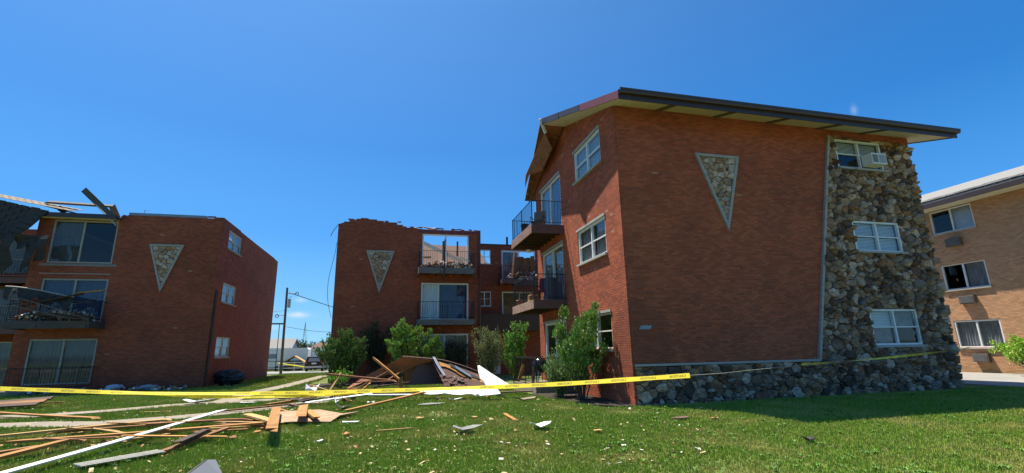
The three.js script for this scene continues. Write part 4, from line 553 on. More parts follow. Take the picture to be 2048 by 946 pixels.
for (const [k, x, z, h] of [[0, -16.5, -97, 4.6], [1, -13.8, -99, 4.2]]) { const t = thing('tree', [x, gy(x, z), z], ['far round tree between the two house roofs', 'far tree behind the brown roof by the mast'][k], 'tree'), r = rng(60 + k); obj('trunk', bar([0, 0, 0], [0, h * 0.6, 0], 0.22, 7, 0.12), M.bark, t); const n = 1800, im = new THREE.InstancedMesh(leafGeo, leafMat, n), m = new THREE.Matrix4(), q = new THREE.Quaternion(); for (let i = 0; i < n; i++) { const a = r() * 6.283, c = 2 * r() - 1, R = Math.pow(r(), 0.4) * (1 + 0.25 * Math.sin(a * 3 + c * 4)), s = Math.sqrt(1 - c * c); q.setFromEuler(new THREE.Euler(r() * 6, r() * 6, r() * 6)); m.compose(V3(R * s * Math.cos(a) * 2.2, h * 0.72 + R * c * 1.5, R * s * Math.sin(a) * 2.2), q, V3(0.35, 0.35, 0.35)); im.setMatrixAt(i, m); const u = 0.7 + 0.6 * r(); im.setColorAt(i, C(0.05 * u, 0.1 * u, 0.025 * u)); } im.name = 'crown'; im.userData.kind = 'stuff'; t.add(im); }

// ---------- grass ----------
{
  const r = rng(77), blade = [];
  for (let k = 0; k < 9; k++) { const a = r() * 6.283, d = r() * 0.035, h = 0.035 + 0.035 * r(), l = (r() - 0.5) * 0.05, w = 0.0042, ca = Math.cos(a), sa = Math.sin(a), x = Math.cos(a * 2.3) * d, z = Math.sin(a * 2.3) * d, P = (u, y, b) => [x + ca * u - sa * b, y, z + sa * u + ca * b]; const p = [P(-w, 0, 0), P(w, 0, 0), P(w * 0.7, h * 0.6, l * 0.4), P(-w * 0.7, h * 0.6, l * 0.4), P(0, h, l)]; for (const f of [[0, 1, 2], [0, 2, 3], [3, 2, 4]]) for (const i of f) blade.push(...p[i]); }
  const g = new THREE.BufferGeometry(); g.setAttribute('position', new THREE.Float32BufferAttribute(blade, 3)); g.setAttribute('uv', new THREE.Float32BufferAttribute(new Float32Array(blade.length / 3 * 2), 2)); g.computeVertexNormals();
  const walks = [[[-4.9, -39.5], [-5.25, -30], [-5.7, -24], [-5.75, -21.3], [-5.7, -19.2]], [[-12.6, -17.6], [-10, -17.1], [-8.6, -17.3], [-7.7, -18.4], [-6.2, -19.0], [-4.8, -19.2], [-3.5, -19.5], [-1, -20.2]], [[-10.2, -15.1], [-8.6, -14.9], [-7, -14.3], [-5.7, -14.7], [-4.4, -15.5], [-3.4, -16.5], [-2.2, -18]]].map(w => new THREE.CatmullRomCurve3(w.map(([x, z]) => V3(x, 0, z))).getPoints(60));
  const blocked = (x, z) => (x > 6.4 && x < 18.7 && z < -12.3) || (z < -24.9 && x > -4.3 && x < 5.2) || (z < -28.7 && x < -9.4) || (x > 20.8) || (z < -12.4 && z > -17 && x > 5.55 + (z + 12.9) * 0.17) || (x > 4.9 && z < -17) || walks.some(w => w.some(p => Math.hypot(p.x - x, p.z - z) < 0.46 + 0.05 * N3(x / 9 + 3, z / 9 + 9, 40, 2)));
  const T = [], fill = (x0, x1, z0, z1, dens, s) => { const n = Math.round((x1 - x0) * (z1 - z0) * dens); for (let k = 0; k < n; k++) { const x = lerp(x0, x1, r()), z = lerp(z0, z1, r()); const dz = -z, sl = 0.9; if (x < -0.86 * dz - 1.5 || x > 1.95 * dz + 2.5) continue; if (blocked(x, z)) continue; const bare = smooth(0.6, 0.78, N2(x / 8 + 9, z / 8 + 9, 7, 5)); if (r() < bare * 0.55) continue; T.push([x, z, s * (0.7 + 0.6 * r()) * (1 - 0.25 * bare)]); } };
  fill(-10, 19, -9.5, -4.2, 800, 0.9); fill(-14, 20.6, -14, -9.5, 560, 1.0); fill(-18, 21, -20, -14, 300, 1.15); fill(-20, 6, -29, -20, 150, 1.35); fill(-10, 0, -48.5, -29, 50, 1.7);
  const im = new THREE.InstancedMesh(g, new THREE.MeshPhysicalMaterial({ color: C(1, 1, 1), roughness: 0.7, transmission: 0.12, thickness: 0, side: THREE.DoubleSide }), T.length), m = new THREE.Matrix4(), q = new THREE.Quaternion(), up = V3(0, 1, 0);
  T.forEach(([x, z, s], i) => { q.setFromAxisAngle(up, r() * 6.283); m.compose(V3(x, gy(x, z) - 0.03, z), q, V3(s, s * (0.8 + 0.5 * r()), s)); im.setMatrixAt(i, m); const d = smooth(0.42, 0.72, N2(x / 8 + 9, z / 8 + 9, 7, 5)) * 0.8 + 0.2 * r(), u = 0.75 + 0.5 * r(); im.setColorAt(i, r() < 0.035 ? C(0.42, 0.34, 0.15) : C(lerp(0.19, 0.40, d) * u, lerp(0.315, 0.375, d) * u, lerp(0.016, 0.085, d) * u)); });
  im.name = 'lawn_grass'; tag(im, 'short green lawn grass covering the yard', 'grass', null, 'stuff'); im.castShadow = im.receiveShadow = true; add(im);
  // broad-leaved weeds among the grass
  { const rg = []; for (let k = 0; k < 6; k++) { const e = leafGeo.clone(); e.scale(0.05, 0.05, 0.05); e.rotateX(1.1); e.rotateY(k * 1.047 + 0.3 * (k % 2)); rg.push(e); } const wg = merge(rg), nw = 1000, iw = new THREE.InstancedMesh(wg, std([1, 1, 1], { roughness: 0.95 }), nw); for (let i = 0; i < nw; i++) { let x, z; do { z = -4.5 - 15 * Math.pow(r(), 1.1); x = lerp(-0.85 * -z, 1.7 * -z, r()); } while (blocked(x, z) || N1(x / 6 + 4, z / 6 + 4, 9, 3) < 0.47); q.setFromAxisAngle(up, r() * 6.283); const k = 0.5 + 0.8 * r(); m.compose(V3(x, gy(x, z) + 0.025, z), q, V3(k, k, k)); iw.setMatrixAt(i, m); const u = 0.7 + 0.6 * r(); iw.setColorAt(i, C(0.085 * u, 0.19 * u, 0.025 * u)); } iw.name = 'lawn_weeds'; tag(iw, 'low broad leaved weeds scattered through the lawn', 'weeds', null, 'stuff'); iw.castShadow = iw.receiveShadow = true; add(iw); }
  // splinters and chips strewn over the lawn
  const cg = tris([[-0.5, 0, -0.5], [0.5, 0.1, -0.4], [0.4, 0.3, 0.5], [-0.5, 0.25, 0.35], [-0.4, -0.2, -0.4], [0.4, -0.2, -0.4], [0.3, -0.2, 0.4], [-0.4, -0.2, 0.4]], [[3, 2, 1, 0], [0, 1, 5, 4], [1, 2, 6, 5], [2, 3, 7, 6], [3, 0, 4, 7]]), n = 900, ic = new THREE.InstancedMesh(cg, std([1, 1, 1]), n);
  for (let i = 0; i < n; i++) { let x, z; do { const k = r(); z = -6.5 - 16 * Math.pow(r(), 1.2); x = lerp(-0.8 * -z, 0.75 * -z, Math.pow(r(), 1.15)); } while (x > 6.2 && z < -12 || (x > 8 && r() < 0.75)); const s = 0.018 + 0.045 * Math.pow(r(), 3); q.setFromEuler(new THREE.Euler((r() - 0.5) * 0.9, r() * 6.283, (r() - 0.5) * 0.9)); m.compose(V3(x, gy(x, z) + 0.025, z), q, V3(s * (1 + 2 * r() * r()), s * 0.5, s)); ic.setMatrixAt(i, m); const k = r(); ic.setColorAt(i, k < 0.6 ? C(0.42, 0.31, 0.17) : k < 0.8 ? C(0.55, 0.5, 0.42) : C(0.34, 0.16, 0.07)); }
  ic.name = 'wood_chips'; tag(ic, 'tiny wood splinters and chips strewn over the lawn', 'debris', null, 'stuff'); add(ic);
}
// ---------- lumber and sheets strewn over the lawn ----------
const boards = [
  ['c', [-10.96, 0.1, -17.38], [-7.41, 0.04, -15.22], 0.14, 0.04, 'orange', 'long thin orange board crossing the far left walkway'],
  ['b', [-13.86, 0.01, -21.93], [-11.57, 0.01, -21.43], 0.09, 0.03, 'redwood', 'thin board lying in grass before the left building'],
  ['d', [-7.42, 0.12, -11.91], [-5.16, 0.1, -13.57], 0.14, 0.045, 'pine', 'pale board at the back of the left lumber heap'],
  ['e', [-6.74, 0.1, -11.23], [-2.68, 0.12, -11.9], 0.15, 0.05, 'orange', 'longest orange board of the left lumber heap'],
  ['f', [-5.92, 0.09, -9.59], [-5.55, 0.16, -10.66], 0.15, 0.05, 'orange', 'short thick orange board end at the left frame edge'],
  ['g', [-6.37, 0.06, -10.31], [-6.13, 0.05, -10.81], 0.14, 0.04, 'redwood', 'dark short stub under the orange boards at the left edge'],
  ['h', [-5.03, 0.1, -8.17], [-4.06, 0.24, -13.77], 0.15, 0.022, 'whiteRough', 'long white painted plank lying across the left lumber heap'],
  ['j', [-3.63, 0.05, -9.46], [-3.23, 0.12, -11.42], 0.11, 0.04, 'redwood', 'reddish board end joined to the grey ribbed strip'],
  ['j2', [-3.5, 0.14, -9.85], [-3.45, 0.17, -10.91], 0.13, 0.05, 'darkWood', 'dark weathered board resting on the reddish board end'],
  ['l', [-2.02, 0.28, -9.62], [-2.82, 0.24, -13.78], 0.2, 0.045, 'orange', 'wide orange plank raised and pointing toward the viewer'],
  ['m', [-3.52, 0.12, -13.79], [-2.37, 0.18, -11.49], 0.2, 0.04, 'pine', 'pale plank crossing under the wide raised orange plank'],
  ['o', [-1.93, 0.24, -11.97], [-2.28, 0.2, -14.46], 0.22, 0.045, 'orange', 'short orange plank propped above the plywood sheet'],
  ['o2', [-2.05, 0.17, -13.54], [-1.62, 0.15, -12.13], 0.15, 0.045, 'orange', 'stubby board leaning right of the short propped plank'],
  ['p', [-3.63, 0.08, -12.27], [-2.57, 0.08, -11.79], 0.09, 0.06, 'redwood', 'brown stud along the front of the central boards'],
  ['p2', [-3.53, 0.04, -12.4], [-2.77, 0.04, -12.3], 0.1, 0.02, 'whiteRough', 'thin pale lath lying beside the brown stud'],
  ['q', [-2.95, 0.07, -14.93], [-2.48, 0.05, -14.06], 0.09, 0.04, 'orange', 'small orange stick behind the propped plank'],
  ['r', [-3.77, 0.03, -17.01], [-2.57, 0.06, -18.79], 0.14, 0.04, 'redwood', 'reddish board lying over the cracked walkway'],
  ['r2', [-4.61, 0.05, -15.46], [-2.99, 0.06, -16.44], 0.12, 0.04, 'redwood', 'brown board along the near walkway'],
  ['t', [-2.47, 0.1, -16.43], [-0.7, 0.26, -16.5], 0.26, 0.022, 'whiteRough', 'white painted plank before the roof debris pile'],
  ['v', [-1.09, 0.05, -14.26], [1.02, 0.34, -15.45], 0.14, 0.045, 'orange', 'slanted orange board leaning up onto the white sheets'],
  ['ab2', [-0.7, 0.16, -17.35], [0.84, 0.2, -16.3], 0.2, 0.03, 'whiteRough', 'white board left of the crumpled white sheet'],
  ['y1', [-3.01, 0.03, -20.28], [-0.4, 0.06, -19.2], 0.14, 0.04, 'redwood', 'brown board flat before the pile of roof debris'],
  ['y2', [-3.79, 0.03, -18.96], [-2.16, 0.06, -19.2], 0.14, 0.04, 'darkWood', 'dark board on the walkway left of the debris pile'],
  ['s1', [2.76, 0.03, -12.15], [2.75, 0.03, -10.91], 0.09, 0.02, 'orange', 'single orange lath alone on the middle lawn'],
  ['s2', [-0.18, 0.03, -10.54], [0.48, 0.03, -10.62], 0.05, 0.02, 'pine', 'pale thin stick on the lawn below the debris'],
  ['s3', [-7.01, 0.01, -16.55], [-6.29, 0.01, -16.48], 0.06, 0.02, 'pine', 'pale stick between the two left walkways'],
  ['s5', [-4.96, 0.05, -10.99], [-4.34, 0.06, -11.42], 0.13, 0.03, 'pine', 'pale board fragment beside the white plank'],
  ['s7', [-4.9, 0.2, -12.0], [-3.2, 0.14, -12.6], 0.13, 0.04, 'redwood', 'brown board leaning under the white plank'],
  ['s8', [-6.9, 0.06, -12.6], [-4.4, 0.1, -12.9], 0.1, 0.04, 'orange', 'orange board behind the left lumber heap'],
  ['s9', [-1.7, 0.04, -19.0], [0.9, 0.06, -18.3], 0.12, 0.04, 'darkWood', 'dark board half hidden under the white planks'],
  ['sa', [-2.44, 0.74, -20.6], [0.14, 0.42, -20.2], 0.2, 0.07, 'redwood', 'long brown beam raised left of the roof debris'],
  ['sb', [-0.7, 1.3, -20.4], [0.4, 0.4, -20.0], 0.14, 0.07, 'orange', 'steep orange stud sticking up left of the roof debris'],
  ['sc', [0.33, 0.6, -18.9], [0.37, 0.0, -18.7], 0.16, 0.035, 'orange', 'short upright orange board before the pile'],
  ['sd', [-2.35, 0.02, -20.2], [-1.98, 0.74, -20.5], 0.12, 0.04, 'pine', 'short pale board propped against the long brown beam'],
  ['se', [-1.2, 0.02, -19.5], [-0.75, 0.45, -19.7], 0.1, 0.04, 'orange', 'small leaning stick at the front of the pile'],
  ['sf', [-3.0, 0.35, -20.5], [-2.1, 0.04, -20.3], 0.12, 0.03, 'pine', 'pale board end beside the white plaster lump'],
];
for (const [, a, b, w, t, m, label] of boards) plank('board', a, b, w, t, M[m], label, 'board', { group: 'boards torn from the roofs' });
for (let k = 0; k < 11; k++) { const r = rng(700 + k), x = -2.6 + 4.6 * r(), z = -20.6 + 1.6 * r(), a = (r() - 0.5) * 1.2, l = 0.4 + 0.7 * r(), h = 0.1 + 0.35 * r(); plank('broken_rafter', [x - l * Math.cos(a), h * r() + 0.02, z + l * Math.sin(a)], [x + l * Math.cos(a), h, z - l * Math.sin(a)], 0.09 + 0.06 * r(), 0.04, [M.redwood, M.darkWood, M.deckWood][k % 3], ['broken reddish rafter tangled before the roof debris pile', 'broken dark rafter tangled before the roof debris pile', 'broken brown rafter tangled before the roof debris pile'][k % 3], 'rafter', { group: ['reddish', 'dark', 'brown'][k % 3] + ' rafters before the debris pile' }); }
{ // ribbed metal strip, plywood, shingles, sheets
  const rs = thing('ribbed_strip', [-4.39, 0.02, -8.76], 'pale grey ribbed soffit strip on the front left lawn', 'strip'), d = V3(0.71, 0.02, -0.76), L = d.length(), ribM = std([0.36, 0.35, 0.3], { map: rep(tPaint, 1, 1) }); for (let k = 0; k < 6; k++) { const m = obj('rib', box(L * 1.05, 0.012 + 0.016 * (k % 2), 0.044), ribM, rs); m.position.set(0.355 - 0.044 * k * 0.73 + 0.11, 0.045, -0.38 - 0.044 * k * 0.68 + 0.11); m.rotation.y = Math.atan2(0.76, 0.71); }
  const ply = [[-2.6, -12.45], [-2.84, -14.37], [-1.82, -14.15], [-1.12, -13.44], [-0.76, -13.6], [-1.17, -12.72], [-1.32, -12.11], [-1.98, -12.21]]; tag(obj('plywood_sheet', slab(ply.map(([x, z], i) => [x, 0.05 + 0.03 * (i % 3), z]), 0.02), M.osb), 'torn plywood sheet flat on the lawn under the orange planks', 'plywood');
  tag(obj('plywood_sheet', slab([[-3.5, 0.04, -12.9], [-3.2, 0.07, -13.4], [-2.95, 0.05, -13.2], [-3.0, 0.06, -12.8]].reverse(), 0.02).translate(-0.3, 0, 0), M.osb), 'small plywood scrap left of the crossing planks', 'plywood');
  const scrap = (name, x, z, sx, sz, mat, label, cat, o = {}) => { const r = rng(Math.round(Math.abs(x * 91 + z * 37))), n = 7, P = []; for (let k = 0; k < n; k++) { const a = k / n * 6.283, q = 0.7 + 0.5 * r(); P.push([Math.cos(a) * sx * q, 0.045 + (o.lift ?? 0.03) * r() + (o.curl ?? 0) * Math.abs(Math.cos(a)), Math.sin(a) * sz * q]); } const C0 = [0, 0.04, 0], pts = [C0, ...P], F = []; for (let k = 0; k < n; k++) F.push([0, 1 + (k + 1) % n, 1 + k]); const lo = pts.map(p => [p[0], p[1] - (o.t ?? 0.012), p[2]]), N = pts.length, S = F.map(f => f.map(i => i + N).reverse()); for (let k = 0; k < n; k++) { const a = 1 + k, b = 1 + (k + 1) % n; S.push([a, b, b + N, a + N]); } const m = obj(name, tris([...pts, ...lo], [...F, ...S]), mat); m.position.set(x, gy(x, z), z); m.rotation.y = o.turn ?? 0; return tag(m, label, cat, o.group); };
  scrap('paper_scrap', -0.87, -11.93, 0.2, 0.12, M.white, 'small white scrap on the lawn right of the plywood sheet', 'scrap');
  scrap('board_scrap', 2.96, -9.69, 0.2, 0.16, M.white, 'curled white and tan scrap on the front middle lawn', 'scrap', { curl: 0.1 });
  scrap('shingle_scrap', 1.44, -9.82, 0.3, 0.2, M.shingleGrey, 'curled grey shingle on the front middle lawn', 'shingle', { curl: 0.09 });
  scrap('board_scrap', 3.86, -8.92, 0.09, 0.11, M.pine, 'tan wood scrap on the front right lawn', 'scrap');
  scrap('shingle_scrap', 1.21, -14.9, 0.4, 0.16, M.shingleGrey, 'flat grey shingle below the crumpled white sheet', 'shingle'); scrap('board_scrap', 2.02, -15.77, 0.22, 0.12, M.white, 'bright white chip below the crumpled white sheet', 'scrap', { curl: 0.06 });
  scrap('shingle_scrap', 4.03, -14.79, 0.4, 0.14, M.shingleTan, 'torn tan shingle on the lawn before the patio', 'shingle', { curl: 0.08 }); scrap('shingle_scrap', 6.2, -9.78, 0.28, 0.1, M.shingle, 'brown shingle on lawn before the stone base', 'shingle'); scrap('board_scrap', 6.82, -9.45, 0.1, 0.05, M.pine, 'yellow wood chip near the brown shingle before the stone base', 'scrap'); scrap('shingle_scrap', 6.68, -6.88, 0.1, 0.07, M.shingleDark, 'dark shingle piece alone on the right lawn', 'shingle', { curl: 0.05 });
  scrap('insulation_scrap', -6.36, -18.92, 0.55, 0.25, M.white, 'pale torn sheet on grass between the walkways', 'scrap', { curl: 0.12 }); scrap('paper_scrap', -4.52, -18.05, 0.3, 0.16, M.white, 'white scrap on grass by the walkway junction', 'scrap'); scrap('lid', -1.2, -9.67, 0.07, 0.07, M.white, 'round white lid on the front lawn', 'lid');
  scrap('board_scrap', 0.69, -11.96, 0.1, 0.08, M.pine, 'tan chip on the middle lawn left of the orange lath', 'scrap'); scrap('board_scrap', 1.92, -11.64, 0.08, 0.08, M.pine, 'tan chip on the middle lawn nearest the orange lath', 'scrap'); scrap('board_scrap', -0.82, -10.31, 0.05, 0.14, M.orange, 'orange chip on the lawn below the plywood', 'scrap');
  scrap('tar_scrap', -2.65, -17.17, 0.5, 0.3, M.tarPaper, 'dark tar paper scrap among the boards', 'scrap', { curl: 0.2 }); scrap('tar_scrap', -1.25, -14.6, 0.25, 0.18, M.shingleDark, 'curled dark shingle right of the propped plank', 'shingle', { curl: 0.14 });
  scrap('siding_scrap', -1.6, -16.3, 0.14, 0.32, M.white, 'bent white siding piece below the white plank', 'scrap', { curl: 0.2 });
  scrap('plaster_lump', -3.0, -20.6, 0.3, 0.22, M.whiteRough, 'white plaster lump at the left end of the debris pile', 'plaster', { lift: 0.3, curl: 0.15, t: 0.1 });
  for (let k = 0; k < 12; k++) { const r = rng(600 + k), x = -6.3 + 3.2 * r(), z = -13.2 + 2.6 * r(), a = (r() - 0.5) * 1.1, l = 0.35 + 0.5 * r(); plank('lath', [x - l * Math.cos(a), 0.07 + 0.1 * r(), z + l * Math.sin(a)], [x + l * Math.cos(a), 0.06 + 0.06 * r(), z - l * Math.sin(a)], 0.05 + 0.05 * r(), 0.02, [M.pine, M.orange, M.redwood][k % 3], ['short pale lath lying in the left lumber heap', 'short orange lath lying in the left lumber heap', 'short reddish lath lying in the left lumber heap'][k % 3], 'lath', { group: ['pale', 'orange', 'reddish'][k % 3] + ' laths in the left lumber heap' }); }
  for (let k = 0; k < 26; k++) { const r = rng(400 + k), x = -6.6 + 4.2 * r(), z = -13.6 + 3.4 * r() - 0.3 * k / 26; scrap('wood_fragment', x, z, 0.05 + 0.12 * r(), 0.04 + 0.06 * r(), [M.pine, M.orange, M.osb, M.redwood][k % 4], ['small pale pine fragment in the left lumber heap', 'small orange wood fragment in the left lumber heap', 'small chip of particle board in the left lumber heap', 'small reddish wood fragment in the left lumber heap'][k % 4], 'wood fragment', { group: ['pine', 'orange', 'particle board', 'reddish'][k % 4] + ' fragments in the lumber heap', turn: r() * 6 }); }
  for (let k = 0; k < 30; k++) { const r = rng(500 + k), x = -3.2 + 7.2 * r(), z = -19.3 + 3.2 * r(); scrap('debris_fragment', x, z, 0.06 + 0.18 * r(), 0.05 + 0.08 * r(), [M.pine, M.shingle, M.whiteRough, M.redwood, M.tarPaper][k % 5], ['small pale wood fragment before the roof debris pile', 'small brown shingle fragment before the roof debris pile', 'small white fragment before the roof debris pile', 'small reddish wood fragment before the roof debris pile', 'small black tar paper fragment before the roof debris pile'][k % 5], 'fragment', { group: ['pale wood', 'shingle', 'white', 'reddish', 'tar paper'][k % 5] + ' fragments before the debris pile', turn: r() * 6, curl: 0.1 * r() }); }
  const bp = thing('grey_panel', [-2.42, 0.02, -7.68], 'smooth blue grey panel at the bottom left of the lawn', 'panel'); obj('panel', slab([[-0.04, 0.16, -0.2], [-0.12, 0.06, 0.5], [0.42, 0.05, 0.5], [0.1, 0.16, -0.16]], 0.05), std([0.03, 0.038, 0.055], { roughness: 0.5 }), bp); obj('rib', slab([[-0.03, 0.165, -0.19], [-0.1, 0.066, 0.48], [-0.08, 0.066, 0.48], [-0.01, 0.165, -0.19]], 0.004), M.shingleDark, bp);
  const wp = thing('weathered_panel', [-12.2, 0, -19.9], 'dark weathered wooden panel by the far left walkway', 'panel'); for (let k = 0; k < 3; k++) { const m = obj('plank', box(1.9, 0.05, 0.22), k === 1 ? M.redwood : M.darkWood, wp); m.position.set(0.02 * k, 0.1 + 0.05 * k, 0.3 - 0.25 * k); m.rotation.set(0.3, 0.05 * k, 0.02); }
  const ws = thing('white_sheet', [2, 0.1, -16.4], 'long crumpled white metal sheet before the roof debris pile', 'sheet'); { const P = [], F = [], r = rng(12); for (let k = 0; k <= 10; k++) { const t = k / 10, x = lerp(-1.16, 1.26, t), z = lerp(-0.82, 0.77, t) + 0.08 * Math.sin(k * 1.7); P.push([x, 0.12 + 0.1 * t + 0.05 * r(), z - 0.28 - 0.1 * r()], [x + 0.1, 0.14 + 0.08 * t + 0.06 * r(), z], [x + 0.16, 0.02 + 0.06 * r() + 0.04 * t, z + 0.2 + 0.05 * r()]); } for (let k = 0; k < 10; k++) for (const j of [0, 1]) F.push([k * 3 + j, k * 3 + j + 1, k * 3 + j + 4, k * 3 + j + 3]); const N = P.length; obj('sheet', tris([...P, ...P.map(p => [p[0], p[1] - 0.012, p[2]])], [...F, ...F.map(f => f.map(i => i + N).reverse())]), M.white, ws); obj('fold', slab([[0.7, 0.2, 0.7], [1.25, 0.24, 0.95], [1.3, 0.1, 1.1], [0.75, 0.06, 0.92]].reverse(), 0.012), M.white, ws); }
}
// ---------- collapsed roof pile ----------
{
  const o = [1.2, -0.05, -20.2], t = thing('collapsed_roof_section', o, 'collapsed section of shingled roof lying on the lawn before the courtyard', 'roof debris'), L = p => [p[0] - o[0], p[1] - o[1], p[2] - o[2]], S = (n, P, th, m) => obj(n, slab(P.map(L), th), m, t);
  const grid = (name, fn, nu, nv, th, m, dir = [0, -1, 0]) => { const P = [], F = []; for (let i = 0; i <= nu; i++) for (let j = 0; j <= nv; j++) P.push(L(fn(i / nu, j / nv))); for (let i = 0; i < nu; i++) for (let j = 0; j < nv; j++) { const a = i * (nv + 1) + j; F.push([a, a + 1, a + nv + 2, a + nv + 1]); } const N = P.length, E = []; const edge = (a, b) => E.push([a, a + N, b + N, b]); for (let i = 0; i < nu; i++) { edge(i * (nv + 1), (i + 1) * (nv + 1)); edge((i + 1) * (nv + 1) + nv, i * (nv + 1) + nv); } for (let j = 0; j < nv; j++) { edge(j + 1, j); edge(nu * (nv + 1) + j, nu * (nv + 1) + j + 1); } return obj(name, tris([...P, ...P.map(p => p.map((q, k) => q + dir[k] * th))], [...F, ...F.map(f => f.map(i => i + N).reverse()), ...E]), m, t); };
  const r = rng(70), jag = Array.from({ length: 40 }, () => (r() - 0.5) * 0.16), top = u => u < 0.4 ? [lerp(0.42, 1.65, u / 0.4), lerp(1.34, 1.22, u / 0.4), lerp(-20.9, -20.2, u / 0.4)] : [lerp(1.65, 3.62, (u - 0.4) / 0.6), lerp(1.22, 0.62, Math.pow((u - 0.4) / 0.6, 1.4)), lerp(-20.2, -20.5, (u - 0.4) / 0.6)];
  // left half: a sheet tilted up to the ridge, showing its bare underside
  grid('sheathing_panel', (u, v) => { const q = top(v * 0.42); return [lerp(-1.9, q[0], u), lerp(0.02, q[1], Math.pow(u, 0.85)), lerp(-22.3 + 0.5 * v, q[2] + 0.45 - 0.5 * v, u)]; }, 8, 4, 0.03, M.deckWood);
  // right half: shingle face sloping down to the viewer
  grid('shingle_panel', (u, v) => { const q = top(0.38 + 0.62 * u), b = [lerp(2.1, 3.75, u), 0.02 + 0.05 * Math.abs(jag[Math.round(u * 9)]) * 3, lerp(-19.0, -19.3, u)]; const k = [0, 1, 2].map(j => lerp(q[j], b[j], v)); k[1] += 0.10 * Math.sin(u * 5 + v * 2) * v * (1 - v) * 2; if (v > 0.9) { k[0] += jag[10 + Math.round(u * 9)]; k[2] += jag[20 + Math.round(u * 9)]; } return k; }, 9, 7, 0.04, M.shingle);
  grid('roof_back', (u, v) => { const q = top(u); return [q[0] + 0.15 * v, lerp(q[1] + 0.03, 0.2, v * v) + jag[Math.round(u * 9)] * 0.25 * v, q[2] - 1.6 * v]; }, 9, 3, 0.05, M.shingle);
  grid('ridge_cap', (u, v) => { const q = top(u); return [q[0], q[1] + 0.045 - 0.03 * Math.abs(v - 0.5), q[2] + lerp(0.1, -0.2, v)]; }, 10, 2, 0.03, M.shingle);
  const pt = (u, v, h = 0.04) => { const q = top(0.38 + 0.62 * u), b = [lerp(2.1, 3.75, u), 0.03, lerp(-19.0, -19.3, u)]; const k = [0, 1, 2].map(j => lerp(q[j], b[j], v)); return [k[0], k[1] + h + 0.10 * Math.sin(u * 5 + v * 2) * v * (1 - v) * 2, k[2] + h]; };
  grid('exposed_sheathing', (u, v) => pt(0.1 + 0.85 * u, 0.10 + 0.42 * u * 0.9 + 0.25 * v * (0.6 + jag[Math.round(u * 9)] * 2), 0.035), 9, 3, 0.012, M.orange);
  grid('felt_patch', (u, v) => pt(0.32 + 0.6 * u, 0.12 + 0.25 * u + 0.13 * v, 0.06), 6, 2, 0.01, M.tarPaper); grid('felt_patch', (u, v) => pt(0.42 + 0.3 * u, 0.17 + 0.2 * u + 0.12 * v, 0.085), 4, 2, 0.01, M.flashing); grid('felt_patch', (u, v) => pt(0.3 + 0.14 * u, 0.56 + 0.1 * u + 0.05 * v, 0.05), 3, 2, 0.01, M.whiteRough);
  for (let k = 0; k < 2; k++) obj('flashing', tube([L(pt(0.02 + 0.03 * k, 0.0, 0.09)), L(pt(0.03 + 0.03 * k, 0.3, 0.07)), L(pt(0.06 + 0.03 * k, 0.62, 0.07))], 0.028, 10, 5), M.metal, t);
  for (let k = 0; k < 7; k++) { const m = obj('inner_plank', box(1.5 - 0.07 * k, 0.105, 0.03), M.brownPaint, t); m.position.set(...L([1.35 + 0.03 * k, 0.28 + k * 0.112, -20.5 - 0.02 * k])); m.rotation.set(-0.25, 0.1, 0.02); }
  for (let row = 0; row < 6; row++) for (let k = 0; k < 7; k++) { if (r() < 0.35) continue; const u = (k + 0.3 + (row % 2) * 0.5) / 7.6, v = 0.6 + row * 0.062; const m = obj('shingle', box(0.24, 0.012, 0.13), M.shingle, t); m.position.set(...L(pt(u, v, 0.045))); m.rotation.set(0.72, 0.1, -0.1 + (r() - 0.5) * 0.1); }
  plank('rafter', [-1.5, 0.05, -20.6], [0.6, 1.15, -20.95], 0.1, 0.05, M.redwood, null, null, { parent: t }); plank('rafter', [-0.9, 0.03, -20.1], [0.9, 1.05, -20.7], 0.1, 0.05, M.redwood, null, null, { parent: t }); plank('rafter', [1.3, 0.1, -19.3], [-1.4, 0.18, -19.8], 0.12, 0.05, M.deckWood, null, null, { parent: t });
  const sp = thing('fallen_siding', [3.55, 0, -19.55], 'white triangular siding panel leaning right of the roof debris', 'siding'); const Y = [0.02, 0.27, 0.6, 0.92], xr = y => lerp(1.45, 0.06, Math.pow(clamp(y / 0.95), 0.9)); for (let k = 0; k < 3; k++) { const a = Y[k], e = Y[k + 1] - 0.012; obj('siding_board', slab([[0, a, 0.02 - a * 1.3], [xr(a), a, 0.05 - a * 1.3], [xr(e), e, 0.045 - e * 1.3], [0.03, e, 0.015 - e * 1.3]], 0.03, [0, -0.7, -0.4]), M.white, sp); }
}
